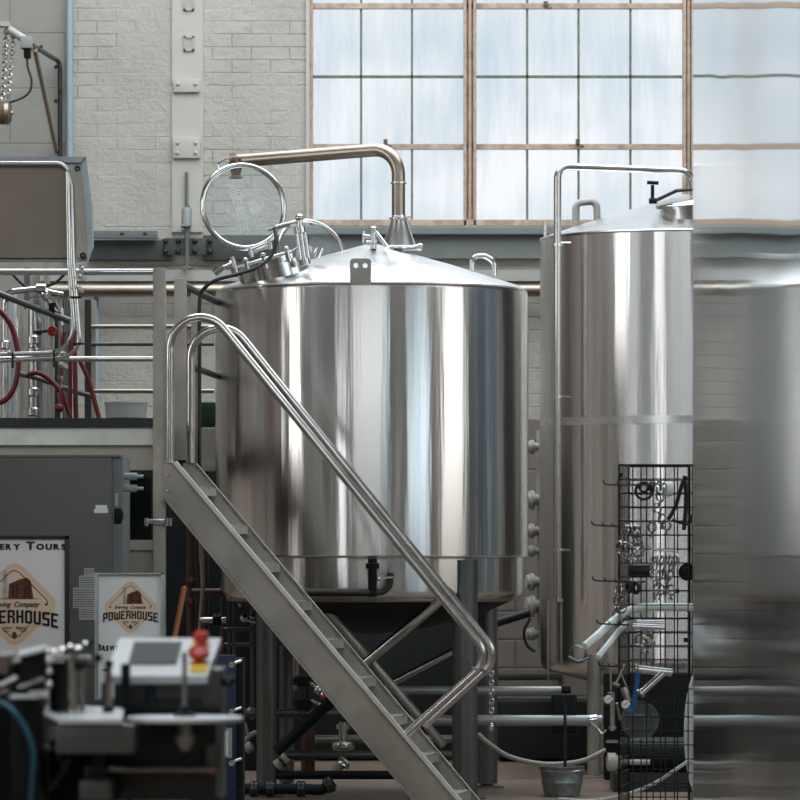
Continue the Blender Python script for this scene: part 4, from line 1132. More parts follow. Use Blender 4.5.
MB().tube(PP([(310, 683), (318, 688), (322, 696)], 28.05), .013).ball(P(318, 690, 28.05), .03).cyl(P(311, 700, 28.05), P(322, 706, 28.05), .012).build('actuator', 'steel_bright', vv)
MB().ball(P(323, 697, 28.0), .016).build('red_cap', 'red_paint', vv)
v2 = T('process_valve', 'steel round valve with ball foot hanging low behind the stair', 'valve', P(343, 752, 28.7))
MB().cyl(P(343, 722, 28.7), P(343, 748, 28.7), .028).lathe([(.03, -.03), (.07, -.02), (.075, 0), (.07, .02), (.03, .03)], P(343, 746, 28.7), n=24).build('valve_body', 'steel_tube', v2)
MB().cyl(P(343, 724, 28.65), P(343, 729, 28.65), .045).build('collar', 'steel_bright', v2)
v3 = T('process_valve', 'cream capped valve resting on the low rail behind the stair', 'valve', P(340, 772, 28.3))
MB().cyl(P(334, 772, 28.3), P(344, 762, 28.3), .03).build('valve_body', 'cream_paint', v3)
MB().ring(P(344, 763, 28.3), (.5, -.3, .5), .035, .012, n=20, m=8).build('clamp', 'steel_bright', v3)
v4 = T('process_valve', 'cream capped pipe end right of the left kettle leg', 'valve', P(280, 765, 28.2))
MB().cyl(P(276, 766, 28.2), P(287, 757, 28.2), .034).build('pipe_end', 'cream_paint', v4)
MB().ring(P(282, 761, 28.2), (1, 0, .8), .036, .01, n=20, m=8).build('clamp', 'steel_dark', v4)
v5 = T('process_valve', 'curved cream elbow fitting between blue panel and kettle leg', 'valve', P(248, 755, 28.4))
MB().tube(smooth(PP([(243, 752), (246, 740), (254, 733), (262, 732)], 28.6)), .016).lathe([(.02, 0), (.035, .01), (.035, .05), (.02, .06)], P(245, 750, 28.5), (.8, 0, .5), n=16).build('elbow', 'cream_paint', v5)
MB().cyl(P(245, 722, 28.5), P(248, 735, 28.5), .01).ball(P(250, 710, 28.5), .02).build('lever', 'steel_bright', v5)
MB().tube(smooth(PP([(478, 734), (488, 743), (508, 756), (535, 763), (560, 764), (585, 760), (606, 750)], 29.4)), .0165, n=10).build('drain_hose', 'cream_paint', None, 'pale grey hose sagging just above the floor behind the bucket', 'hose')
# brown pipes and frame left of the kettle, in shade
run('riser_pipe', 'rusty brown upright pipe in the shade left of the stair', [(191, 470), (191, 720)], .03, 'copper_brown', 29.4, fl=((191, 582, 0, 1), (191, 603, 0, 1)), group='shaded pipes left of the stair', fw=1.2)
run('riser_pipe', 'thin wavy tan upright pipe next to the rusty brown one', [(199, 470), (200, 530), (203, 585), (199, 640), (199, 720)], .014, 'steel_warm', 29.2, group='shaded pipes left of the stair')
run('riser_pipe', 'short horizontal brown pipe joining the wavy tan one', [(192, 592), (222, 592)], .024, 'copper_brown', 29.3, group='shaded pipes left of the stair')
run('riser_pipe', 'horizontal grey stub with dark clamp left of the stair', [(200, 620), (226, 620)], .02, 'steel_tube', 29.2, fl=((217, 620, 1, 0),), fmat='black_plastic', group='shaded pipes left of the stair', fw=2)
fm = T('pipe_scaffold', 'dark upright tube frame in the shade left of the kettle leg', 'frame', P(235, 720, 29.2))
mb = MB()
for x in (222, 229, 234, 252): mb.tube([P(x, 578, 29.3), P(x, 720, 29.3)], .012)
for y in (580, 629, 644.5): mb.tube([P(205 if y > 640 else 221, y, 29.3), P(282, y, 29.3)], .012)
mb.build('frame_tubes', 'leg_steel', fm)
MB().tube(PP([(237, 598), (242, 606)], 29.1), .02).ball(P(244, 618, 29.1), .028).ball(P(252, 617, 29.1), .02).tube(PP([(240, 618), (256, 622)], 29.1), .012).build('small_valves', 'steel_tube', fm)
# dark blocks added so the background below the kettle stays black
MB().box(-2.9, -.85, 32.0, 32.8, 0, 2.33, bev=.03).build('tall_dark_block', 'black_plastic', None, 'tall dark block added to darken the space beyond the brown pipes', 'dark block')
MB().box(P(290,0,33.6).x, P(470,0,33.6).x, 33.6, 34.4, .02, P(0,612,33.6).z, bev=.03).build('dark_wall_block', 'shade_black', None, 'dark block added to darken the wall beneath the kettle', 'equipment')
MB().box(P(500,0,33).x, P(600,0,33).x, 33.4, 34.2, .02, P(0,700,33.6).z, bev=.03).build('low_dark_block', 'shade_black', None, 'low dark block added against the wall behind the two grey pipes', 'equipment')
eb = T('green_crate', 'dark green crate just visible between the stair top and kettle', 'crate', P(208, 460, 29.9))
MB().pbox(196, 216, 402, 426, 29.9, .3, bev=.01).build('crate_body', 'green_panel', eb)
MB().pbox(196, 216, 429, 464, 29.9, .3).pbox(198, 218, 464, 471, 29.85, .35).build('crate_shelf', 'steel_plate', eb)
MB().cyl(P(206, 471, 30), (P(206, 0, 30).x, 30, 0), .02).build('crate_leg', 'steel_dark', eb)

# pump with blue plate (plate heat exchanger)
YB_ = 24.6
bp = T('heat_exchanger', 'dark blue plate heat exchanger with white labels behind the machine', 'heat exchanger', Vector((P(222, 0, YB_).x, YB_+.2, 0)))
za = P(0, 655, YB_).z
a, b_ = P(190, 0, YB_).x, P(236, 0, YB_).x
MB().box(a, b_, YB_, YB_+.05, .1, za, bev=.004).build('front_plate', 'blue_paint', bp)
MB().box(a+.02, P(243,0,YB_).x, YB_+.05, YB_+.3, .12, za-.02).build('plate_pack', 'black_plastic', bp)
for (x, y) in ((231.5, 665), (231.5, 763), (231.5, 712)):
    MB().lathe([(.018, -.02), (.018, .005), (.007, .006)], P(x, y, YB_), (0, -1, 0), n=6).cyl(P(x+3, y-2, YB_-.01), P(x+9, y-4, YB_+.03), .009).build('tie_bolt', 'steel_bright', bp)
MB().pbox(214, 224, 691.5, 701, YB_-.004, .004).pbox(214, 232, 728, 758, YB_-.004, .004).build('label_plate', 'box_grey', bp)
MB().pbox(214, 228, 731, 756, YB_-.007, .003).build('label_sheet', 'paper', bp)
mb = MB()
for (x0, x1, y) in ((218, 223, 694.5), (218, 222, 697), (216, 221, 735), (216, 219, 741), (216, 221, 746), (217, 224, 791), (230, 238, 790)): mb.pbox(x0, x1, y, y+1.8, YB_-.0078, .0008)
mb.build('label_lettering', 'ink', bp)
MB().box(a+.05, b_-.05, YB_+.02, YB_+.28, 0, .12).build('foot', 'black_plastic', bp)

# bucket on the floor
zb_ = P(562, 797, 28.6)
bu = T('galvanized_bucket', 'galvanized metal bucket on the floor below the two grey pipes', 'bucket', Vector((P(562, 0, 28.6).x, 28.6, 0)))
k_ = 28.6/F
MB().lathe([(.0, .004), (18*k_, .004), (18*k_, .012), (20*k_, 12*k_), (20.6*k_, 13*k_), (20.6*k_, 14.5*k_), (20.4*k_, 15*k_), (22*k_, 28*k_), (23*k_, 29*k_), (23*k_, 30*k_), (21.6*k_, 29*k_), (17.6*k_, .02), (0, .02)], (P(562,0,28.6).x, 28.6, 0), n=48, capped=False).build('pail', 'zinc', bu)
MB().tube(smooth([Vector((P(562,0,28.6).x,28.6,0)) + Vector(p) for p in ((-.14,0,.175), (-.13,-.1,.17), (0,-.155,.16), (.13,-.1,.17), (.14,0,.175))]), .004, n=6).build('bail_handle', 'steel_bright', bu)
run('drain_rod', 'thin vertical dark tube dropping into the bucket', [(565, 700), (565, 790)], .01, 'black_rubber', 28.6, group=None)

# black pump on the right
pm = T('transfer_pump', 'black pump motor with pale flange behind the wire rack', 'pump', Vector((P(650, 0, 29.3).x, 29.3, 0)))
c = P(640, 757, 29.3)
MB().cyl(P(618, 757, 29.3), P(700, 757, 29.3), .13, n=32).build('motor', 'black_plastic', pm)
MB().lathe([(.03, 0), (.06, .01), (.06, .06), (.045, .07), (.045, .1)], P(606, 762, 29.1), (1, 0, 0), n=24).cyl(P(614, 762, 29.1), P(650, 762, 29.1), .02).build('inlet', 'cream_paint', pm)
MB().box(P(612,0,29.3).x, P(700,0,29.3).x, 29.1, 29.6, 0, .12).build('base', 'steel_dark', pm)
MB().pbox(606, 624, 740, 743, 29.1, .05).build('guard', 'steel_tube', pm)
MB().box(P(604,0,30.2).x, P(690,0,30.2).x, 30.2, 30.3, .02, .74, bev=.02).build('dark_backboard', 'black_plastic', None, 'black board added to darken the space behind the wire rack', 'board')  # added dark sheet, keeps the lower rack background black
MB().pbox(552, 577, 694, 735, 28.76, .16, bev=.02).build('hanging_box', 'black_plastic', None, 'dark box mounted between the pair of grey pipes', 'box')
MB().lathe([(0, 0), (.145, 0), (.145, .035), (.13, .05), (0, .05)], (P(545,0,32.5).x+.2, 32.2, 0)).build('floor_drain_ring', 'steel_dark', None, 'dark round cover lying on the floor near the far tank', 'cover')

# ================================================================== WIRE RACK
YRk = 25.6
rk = T('wire_rack', 'tall black wire grid rack hung with clamps and hoses', 'rack', Vector((P(660, 0, YRk).x, YRk+.2, 0)))
def grid(A, B, z0, z1, nx, nz, wr, name, parent):
    mb = MB(); A = Vector(A); B = Vector(B)
    for i in range(nx+1):
        p = A.lerp(B, i/nx); mb.tube([(p.x, p.y, z0), (p.x, p.y, z1)], wr if 0 < i < nx else wr*1.5, n=6)
    for j in range(nz+1):
        z = z0 + (z1-z0)*j/nz; mb.tube([(A.x, A.y-.004, z), (B.x, B.y-.004, z)], wr if 0 < j < nz else wr*1.5, n=6)
    return mb.build(name, 'black_wire', parent)
zt = P(0, 465, YRk).z
g0, g1, g2 = Vector((P(619,0,YRk).x, YRk, 0)), Vector((P(702,0,YRk).x, YRk, 0)), Vector((P(690,0,YRk+.4).x, YRk+.42, 0))
g3 = Vector((P(629,0,YRk+.4).x, YRk+.42, 0))
grid(g0, g1, .05, zt, 6, 25, .0036, 'grid_panel', rk)
grid(g3, g2, .05, zt-.0, 5, 25, .0036, 'grid_panel', rk)
grid(g0, g3, .05, zt, 5, 25, .0036, 'grid_panel', rk)
grid(g1, g2, .05, zt, 5, 25, .0036, 'grid_panel', rk)
mb = MB()
for g in (g0, g1, g2, g3): mb.ball((g.x, g.y, .03), .03)
mb.build('caster', 'black_rubber', rk)
mb = MB()
for (x, y) in ((621, 475), (685, 478), (686, 570), (677, 591), (624, 700), (686, 640)): mb.pbox(x-2.2, x+2.2, y-2.2, y+2.2, YRk-.02, .03, bev=.003)
mb.build('joiner_clip', 'black_plastic', rk)
Yh = YRk-.03
def hook(x0, y0, x1, y1, label, prongs=2):
    mb = MB().tube(PP([(x0-2, y0-3.5, Yh-.30), (x0, y0, Yh-.30), (x0+4, y0+.8, Yh-.27), (x1, y1, Yh)], Yh), .0048, n=8)
    for k in range(prongs):
        f = .22+.2*k; p = P(x0, y0, Yh-.30).lerp(P(x1, y1, Yh), f)
        mb.tube([p, p+Vector((.0, -.004, .008)), p+Vector((-.012, -.008, .014))], .0035, n=6)
    return mb.build('display_hook', 'black_wire', None, label, 'hook', 'hooks on the wire rack')
hook(605, 484, 664, 485, 'black display hook nearest the top of the wire rack')
hook(593, 524.5, 640, 527.5, 'black display hook second from the top of the rack')
hook(594, 580, 645, 582, 'black display hook under the black ring at mid rack')
hook(598, 623, 650, 626, 'black display hook above the pair of steel pipe ends')
hook(600, 665.5, 640, 667, 'lowest black display hook, over the pressure gauges')
# tri-clamps: ring halves with a bolt and wing nut
tc = T('pipe_clamp', 'x', 'clamp', (0,0,0), 'steel clamps hanging on the rack')
MB().ring((0,0,0), (1,0,.0), .035, .0075, n=22, m=8).build('band', 'clamp_steel', tc)
MB().cyl((0,-.008,-.03), (0,.0,-.075), .0045, n=8).ball((0,-.002,-.05), .010).tube([(-.004,-.02,-.068), (0,0,-.06), (.004,.02,-.068)], .005, n=6).build('wing_nut', 'clamp_steel', tc)
rnd = random.Random(5)
spots = []
def put_clamp(x, y, lab, dY=0, rx=None, sc=1.0):
    spots.append((x, y, lab, dY, rx, sc))
for i in range(5): put_clamp(625+i*3.6, 531+i*.3, 'bright clamp number %s from the left on the second hook' % ('first','second','third','fourth','fifth')[i])
for i in range(4): put_clamp(621+i*5.4, 545+rnd.uniform(-3, 6), 'clamp in the tangle below the second hook, %s from its left' % ('first','second','third','fourth')[i], -.05, 1)
for i, (x, y) in enumerate(((660, 497), (657, 508), (662, 519), (652, 527), (666, 525))): put_clamp(x, y, ('bright swivel clamp right under the black and white rings', 'second clamp down the string below the rings', 'third clamp down the string below the rings', 'lowest left clamp of the string below the rings', 'lowest right clamp of the string below the rings')[i], -.06, 1, .8)
for i in range(6): put_clamp(653+i*4.3, 561, 'clamp on the right bunch at mid rack, %s from the left' % ('first','second','third','fourth','fifth','sixth')[i], -.03, .3, .8)
for i in range(4): put_clamp(655+i*5, 575, 'clamp in the middle row of the right bunch, %s from the left' % ('first','second','third','fourth')[i], -.05, 1, .8)
for i in range(4): put_clamp(656+i*5, 590, 'clamp in the bottom row of the right bunch, %s from the left' % ('first','second','third','fourth')[i], -.05, .7, .8)
for i, (x, y) in enumerate(((619, 590), (618, 600), (621, 608), (617, 616))): put_clamp(x, y, 'clamp hanging at the left rack edge, %s of four downward' % ('first','second','third','last')[i], -.05, 1, .85)
for i, (x, y) in enumerate(((641, 640), (649, 641))): put_clamp(x, y, ('left one of two clamps dangling under the steel pipe ends', 'right one of two clamps dangling under the steel pipe ends')[i], -.05, 1)
first = True
for (x, y, lab, dY, rx, sc) in spots:
    rot = (rnd.uniform(-.25, .25), rnd.uniform(-.3, .3), (rx or 0)*rnd.uniform(.5, 1.4) + rnd.uniform(-.2, .2))
    p = P(x, y, Yh-.05+dY)
    if first: tc.location = p; tc.rotation_euler = rot; tc['label'] = lab; tc.scale = (sc,)*3; first = False
    else: dup(tc, p, lab, rot, sc)
# gaskets and rings
for i, (x, r_, mt, lab) in enumerate(((652, .036, 'black_rubber', 'black rubber gasket leftmost on the top hook'), (655.5, .036, 'steel_bright', 'steel ring between black gaskets on the top hook'), (659, .038, 'black_rubber', 'black rubber gasket next to the white roll'), (662, .036, 'steel_bright', 'steel ring against the white roll'))):
    MB().ring(P(x, 488, Yh-.03), (1, .25, 0), r_, .006, n=28, m=8).build('gasket', mt, None, lab, 'gasket', 'rings on the top hook')
MB().lathe([(.022, -.02), (.042, -.02), (.042, .02), (.022, .02), (.022, -.02)], P(668, 489, Yh-.02), (1, .25, 0), n=32, capped=False).build('white_roll', 'white_plastic', None, 'white plastic roll threaded on the top hook', 'roll')
MB().ring(P(644, 491, YRk+.03), (.1, 1, 0), .047, .008, n=32, m=8).ring(P(644, 487, YRk+.02), (.4, 1, .3), .028, .007, n=24, m=8).build('black_coil', 'black_rubber', None, 'black rubber coil hanging behind the grid near the top', 'coil')
MB().cyl(P(629, 570, YRk+.01), P(650, 570, YRk-.01), .036, n=24).build('black_cylinder', 'black_rubber', None, 'black rubber sleeve lying against the grid at mid rack', 'sleeve')
MB().tube(smooth(PP([(648, 545), (655, 550), (672, 551), (678, 556), (680, 566)], Yh)), .0045, n=8).build('clamp_bar', 'steel_bright', None, 'steel bar carrying the right bunch of clamps', 'bar')
for i, (x, y) in enumerate(((629, 587), (636, 588))): MB().ring(P(x, y, Yh-.06), (1, .6, 0), .028, .011, n=22, m=8).build('gasket', 'black_rubber', None, ('left black seal on the middle hook', 'right black seal on the middle hook')[i], 'gasket', 'black seals on the middle hook')
MB().tube(smooth(PP([(668, 520), (676, 505), (684, 480), (686, 500), (684, 530)], YRk+.1)), .012, n=8).tube(smooth(PP([(672, 520), (688, 524), (692, 515)], YRk+.1)), .009).build('strap', 'black_rubber', None, 'black strap hanging in the upper right of the rack', 'strap')
MB().lathe([(0, 0), (.05, 0), (.05, .04), (0, .04)], P(687, 572, YRk+.1), (0, -1, 0), n=24).build('rubber_bung', 'black_plastic', None, 'black round part at the right rack edge halfway down', 'part')
# steel pipe ends on hooks
sp = T('spool_piece', 'steel tee of crossed pipe ends on the fourth hook', 'pipe fitting', P(645, 640, Yh-.1))
MB().cyl(P(636, 622, Yh-.08), P(663, 623, Yh-.05), .014).cyl(P(632, 626, Yh-.12), P(664, 627.5, Yh-.08), .016).build('tubes', 'steel_bright', sp)
MB().cyl(P(645, 625, Yh-.1), P(645, 640, Yh-.1), .012).cyl(P(651, 625, Yh-.1), P(651, 640, Yh-.1), .010).lathe([(.02, -.01), (.026, -.008), (.026, .008), (.02, .01)], P(651, 643, Yh-.1), n=16).cyl(P(631, 620, Yh-.1), P(631, 631, Yh-.1), .024).build('branches', 'steel_tube', sp)
s2 = T('spool_piece', 'wide steel Y shaped pipe pointing down left over the clear disc', 'pipe fitting', P(655, 695, Yh-.1))
MB().cyl(P(637, 669, Yh-.12), P(671, 672.5, Yh-.05), .023, n=20).lathe([(.023, 0), (.029, .001), (.029, .01), (.023, .011)], P(637, 669, Yh-.12), (-1, 0, 0), n=20).build('main_tube', 'steel_bright', s2)
MB().cyl(P(662, 674, Yh-.1), P(641, 693, Yh-.18), .02, n=20).lathe([(.02, 0), (.03, .001), (.03, .01), (.02, .011)], P(641, 693, Yh-.18), (-.7, -.25, -.65), n=20).build('branch_tube', 'steel_bright', s2)
# gauges
def gauge(x, y, lab, tail):
    rt = T('pressure_gauge', lab, 'gauge', P(x, y+20, Yh-.2), 'gauges on the rack')
    c = P(x, y, Yh-.22)
    ax_ = Vector((-.15, -1, .15)).normalized()
    MB().lathe([(0, -.02), (.024, -.02), (.026, .0), (.026, .006), (.022, .008)], c, ax_, n=28).build('case', 'steel_bright', rt)
    MB().lathe([(0, .0085), (.021, .0085)], c, ax_, n=28, capped=False).build('dial', 'gauge_face', rt)
    nd_ = c + ax_*.0095; MB().tube([nd_+Vector((-.008,0,-.006)), nd_+Vector((.012,0,.01))], .0014, n=5).build('needle', 'ink', rt)
    tail(rt)
gauge(608, 699.5, 'round pressure gauge on the left bright tube assembly', lambda r_: MB().cyl(P(612.5, 694, Yh-.15), P(612.5, 731, Yh-.15), .014).cyl(P(611, 690, Yh-.15), P(610.5, 668, Yh-.15), .006).lathe([(.014, 0), (.022, .001), (.022, .012), (.014, .013)], P(612.5, 729, Yh-.15), n=16, capped=False).lathe([(.012, 0), (.02, .001), (.02, .012), (.012, .013)], P(611, 694, Yh-.15), n=16, capped=False).build('tube', 'steel_bright', r_))
gauge(625.5, 704.5, 'larger angled pressure gauge right of the other one', lambda r_: MB().cyl(P(629, 702, Yh-.15), P(623, 688, Yh-.15), .017).cyl(P(631, 699, Yh-.13), P(621, 673, Yh-.13), .004, n=8).cyl(P(625, 664, Yh-.13), P(616, 684, Yh-.13), .007, n=8).cyl(P(613, 683, Yh-.13), P(619, 686, Yh-.13), .01, n=8).cyl(P(617, 703, Yh-.18), P(620, 720, Yh-.15), .008, n=8).build('tube', 'steel_warm', r_))
MB().tube(smooth(PP([(637.5, 674), (637, 685), (635, 698), (633, 709), (629, 713)], Yh-.1)), .014, n=10).build('blue_strap', 'blue_strap', None, 'blue strap hanging beside the angled pressure gauge', 'strap')
MB().lathe([(0, 0), (.0, .0), (19*YRk/F, 0), (19*YRk/F, .004), (0, .004)], P(640, 720, YRk+.05), (.12, -1, .0), n=48, capped=False).ring(P(640, 720, YRk+.045), (.12, -1, 0), 19*YRk/F, .0025, n=48, m=6).build('clear_disc', 'lid_glass', None, 'clear round plastic disc behind the blue strap', 'disc')
MB().pbox(630, 646, 715, 738, YRk+.1, .1, bev=.01).build('black_pouch', 'black_plastic', None, 'black pouch hanging in the grid behind the blue strap', 'pouch')
MB().cyl(P(590, 721, 28.73), P(597, 720, 28.73), .04).tube(PP([(591, 723), (597, 728), (602, 734), (606, 730)], 28.7), .009, n=8).build('drop_clamp', 'steel_bright', None, 'bright toggle clamp on the capped end of the lower grey pipe', 'clamp')
# hoses through the rack
MB().tube(smooth(PP([(585, 646, Yh-.3), (597, 636, Yh-.25), (612, 622, Yh-.12), (628, 611, Yh+.1), (645, 607.5, Yh+.2), (690, 607.5, Yh+.25), (715, 609, Yh+.25)], Yh)), .0235, n=16).build('milky_hose', 'milky_hose', None, 'thick milky plastic hose poking left out of the rack', 'hose', 'milky hoses through the rack')
MB().tube(PP([(598, 657, Yh-.25), (608, 645, Yh-.18), (618, 632, Yh-.05), (626, 624, Yh+.15)], Yh), .0175, n=14).build('milky_hose', 'milky_hose', None, 'shorter milky hose end with steel collar below the thick one', 'hose', 'milky hoses through the rack')
cl_ = P(704, 733, YRk+.2)
mb = MB()
for k in range(5):
    rr = .113 - .012*k
    mb.tube([cl_ + Vector((math.cos(a)*rr*.9, -.02*k+.05, math.sin(a)*rr*(3.4 - .2*k))) for a in [2*math.pi*i/40 for i in range(40)]], .011, n=10, closed=True)
mb.build('coiled_hose', 'milky_hose', None, 'tall coil of white hose at the right rack edge near the floor', 'hose')
pts = smooth(PP([(560, 799, 28.2), (590, 801, 27.6), (625, 795, 26.8), (655, 783, 26.2), (672, 772, 25.9), (690, 760, 25.8)], 26))
MB().tube(pts, .011, n=10).build('floor_hose', 'milky_hose', None, 'pale ribbed hose rising from the floor towards the coil', 'hose')

# ================================================================== NEAR POLISHED ENCLOSURE (right edge)
EY = 20.0; EX = EY*(693-400)/F
en = T('steel_enclosure', 'near polished sheet steel enclosure filling the right picture edge', 'enclosure', (EX+.5, EY-3.5, 0))
bm_ = MB(); NY, NZ = 2, 2
bm_.box(0, .5, -7.2, 0, 0, 6.5, m=Matrix.Translation((EX, EY, 0)) @ Matrix.Rotation(-math.atan(.022), 4, 'Z'))
bm_.build('sheet_body', 'polished_sheet', en, smooth=False)
# ================================================================== LABELLING MACHINE, NEAR AND OUT OF FOCUS
YM = 14.2
lm = T('labeling_machine', 'out of focus steel bottle labelling machine low at the left', 'machine', Vector((P(110, 0, YM).x, YM+.3, 0)))
k_ = YM/F
def M(x, y, d=0.0): return P(x, y, YM+d)
def mbx(x0, x1, y0, y1, d0, d1, bev=.004):
    a, b_ = P(x0, y1, YM), P(x1, y0, YM)
    return MB().box(a.x, b_.x, YM+d0, YM+d1, a.z, b_.z, bev=bev)
# control box
mbx(108, 217, 672, 806, .3, .75).build('control_box', 'steel_dark', lm)
mbx(112, 217, 674, 712, .295, .31).build('control_box_face', 'leg_steel', lm)
cns = [M(104, 676, .22), M(207, 676, .22), M(221, 638, .55), M(120, 638, .55)]
MB().prism(cns, Vector((0, .004, -.025))).build('console_top', 'white_plastic', lm, smooth=False)
def bil(u, v, lift=0):
    a = cns[0].lerp(cns[1], u); b_ = cns[3].lerp(cns[2], u); return a.lerp(b_, v) + Vector((0, -.3, .9)).normalized()*lift
MB().prism([bil(.19, .28, .006), bil(.66, .28, .006), bil(.63, .86, .006), bil(.16, .86, .006)], Vector((0, .01, -.012))).build('touch_screen', 'screen_grey', lm, smooth=False)
MB().prism([bil(.82, .08, .006), bil(.98, .08, .006), bil(.96, .35, .006), bil(.80, .35, .006)], Vector((0, .01, -.012))).build('switch_plate', 'yellow_paint', lm, smooth=False)
c1, c2 = bil(.87, .38, .0), bil(.83, .8, 0)
dn = Vector((0, -.5, .85)).normalized()
MB().lathe([(.018, 0), (.018, .02), (.034, .025), (.034, .04), (.02, .05)], c1, dn, n=24).build('stop_button', 'red_paint', lm)
MB().lathe([(.016, 0), (.016, .02), (.026, .025), (.026, .04), (.015, .05)], c2, dn, n=24).build('stop_button', 'red_paint', lm)
MB().lathe([(.03, 0), (.03, .006)], c2, dn, n=24).build('button_collar', 'yellow_paint', lm)
# badge
pR = Matrix.Translation(M(151, 702, .288)) @ Matrix.Rotation(R(90), 4, 'X')
t = text_mesh('R', .075, .004); put_mesh(t, 'badge_letter', 'logo_blue', lm, pR)
t = text_mesh('PACKLEADER USA', .02, 0, 0, 44*k_); put_mesh(t, 'badge_lettering', 'ink', lm, Matrix.Translation(M(181, 703, .288)) @ Matrix.Rotation(R(90), 4, 'X'))
# turntable disc
c = M(184.5, 719, -.1)
Rd = 58*k_
MB().lathe([(0, -.008), (Rd-.004, -.008), (Rd, -.004), (Rd, .005), (Rd-.004, .008), (0, .008)], c, n=64, capped=False).build('reel_disc', 'white_plastic', lm)
MB().cyl(M(184.5, 718, -.1), M(184.5, 652, -.1), .008).build('reel_rod', 'steel_tube', lm)
MB().lathe([(.035, .008), (.035, .018), (.014, .022), (.014, .04)], c, n=24).build('reel_hub', 'black_plastic', lm)
MB().cyl(c, c+Vector((0,0,-.05)), .02).lathe([(.012,-.1),(.03,-.07),(.03,-.05)], c, n=20).build('reel_bearing', 'steel_matte', lm)
MB().cyl(M(184.5, 725, -.1), M(184.5, 727, .35), .015).build('reel_arm', 'steel_dark', lm)
mbx(120.5, 129.5, 664, 722, .02, .06).build('guide_post', 'black_plastic', lm)
# label plate
pl = [M(44, 710, -.25), M(60, 719, -.36), M(122, 719, -.36), M(124, 708, .05), M(48, 705, .1)]
MB().prism(pl, Vector((0, 0, -.014))).build('base_plate', 'white_plastic', lm, smooth=False)
mbx(64, 140, 721, 749, -.34, .1).build('gear_housing', 'leg_steel', lm)
mbx(122, 216, 722, 800, .05, .3).build('lower_body', 'steel_dark', lm)
mbx(108, 214, 768, 771, -.06, .06, 0).build('trim_strip', 'steel_matte', lm)
mbx(95, 106, 749, 780, -.1, .0).build('column', 'steel_dark', lm)
mbx(84, 114, 778, 797, -.2, .05).build('column_clamp', 'leg_steel', lm)
MB().cyl(M(73, 712, -.2), M(73, 654, -.2), 5.2*k_, n=32).build('drive_roller', 'steel_tube', lm)
MB().cyl(M(82, 712, -.15), M(82, 662, -.15), 3*k_, n=24).build('pinch_roller', 'steel_bright', lm)
MB().cyl(M(59, 712, -.05), M(59, 662, -.05), 10*k_, n=32).build('rubber_roller', 'black_rubber', lm)
mb = MB()
for (x, y, r_) in ((54, 651, 4), (62, 649, 4.5), (70, 646, 4), (78, 648, 5), (85, 643, 3.5), (91, 709, 3)): mb.lathe([(0, -r_*.4*k_), (r_*k_, -r_*.4*k_), (r_*1.1*k_, 0), (r_*k_*.7, r_*.45*k_), (0, r_*.5*k_)], M(x, y, -.15), n=20, capped=False)
mb.build('top_knob', 'steel_bright', lm)
mbx(50, 92, 655, 658.5, -.2, .0).build('roller_bridge', 'steel_tube', lm)
mbx(77, 100, 662, 666, -.2, -.12).build('tension_arm', 'black_plastic', lm)
MB().ball(M(88, 642, -.1), .016).ball(M(98, 658, -.1), .014).ball(M(80, 665, -.22), .018).build('black_knob', 'black_plastic', lm)
MB().cyl(M(108.5, 712, -.1), M(108.5, 668, -.1), 3.4*k_).build('guide_rod', 'steel_warm', lm)
MB().lathe([(.018, 0), (.018, .02), (.012, .03)], M(108.5, 716, -.1), n=20).ball(M(109, 664, -.1), .014).build('rod_foot', 'black_plastic', lm)
mbx(100, 106, 683, 706, .05, .1).build('sensor_block', 'steel_dark', lm)
# left hoppers
tp = [M(18, 655, -.2), M(46, 648, -.2), M(49, 644, .1), M(21, 650, .1)]
MB().prism(tp, Vector((0, 0, -.008))).build('hopper_lid', 'white_plastic', lm, smooth=False)
MB().prism([M(20, 656, -.18), M(46, 650, -.18), M(46, 690, -.18), M(20, 692, -.18)], Vector((0, .25, 0))).build('hopper', 'black_plastic', lm, smooth=False)
MB().prism([M(-30, 657, -.2), M(15, 655, -.2), M(17, 651, .1), M(-30, 652, .1)], Vector((0, 0, -.01))).prism([M(-30, 661, -.18), M(8, 659, -.18), M(8, 674, -.18), M(-30, 674, -.18)], Vector((0, .2, 0))).build('side_cover', 'steel_tube', lm, smooth=False)
MB().tube([M(-20, 690, -.3), M(3, 684, -.3), M(17, 677, -.3)], .007).build('link_arm', 'white_plastic', lm)
MB().tube([M(18, 687, -.28), M(30, 683, -.28), M(44, 678, -.28)], [.007, .005, .007]).tube([M(-5, 695, -.28), M(8, 690, -.28)], .009).build('link_arm', 'steel_bright', lm)
mbx(17, 44, 693, 696, -.3, -.1).build('shelf_plate', 'white_plastic', lm)
mbx(18, 46, 698, 806, -.26, .1).build('support_column', 'black_plastic', lm)
mbx(-60, 21, 663, 702, .12, .3).build('hopper_back', 'black_plastic', lm)
mbx(9, 16, 664, 700, -.15, -.05).build('rod_stack', 'steel_dark', lm)
mb = MB()
for y in (652, 661, 671, 684): mb.ball(M(49, y, -.22), .012, n=10)
mb.build('edge_screws', 'steel_bright', lm)
mbx(-60, 17, 700, 806, .0, .4).build('rear_cabinet', 'black_plastic', lm)
mbx(46, 108, 750, 806, .1, .5).build('under_cabinet', 'black_plastic', lm)
MB().tube(smooth([M(-10, 702, -.35), M(4, 704, -.35), M(16, 714, -.36), M(27, 731, -.36), M(33.5, 752, -.36), M(33, 775, -.35), M(30, 806, -.32)]), 2.5*k_, n=12).build('air_tube', 'blue_tube', lm)
MB().tube([M(52, 740, -.15), M(66, 775, -.15)], .012).tube([M(70, 760, -.15), M(48, 790, -.15)], .01).cyl(M(88, 766, -.22), M(88, 775, -.22), .012).build('linkage', 'steel_dark', lm)
mbx(126, 133, 728, 745, .03, .06).build('cyan_label', 'cyan_sticker', lm)
mbx(205, 216, 745, 770, .02, .2).build('hose_bracket', 'leg_steel', lm)
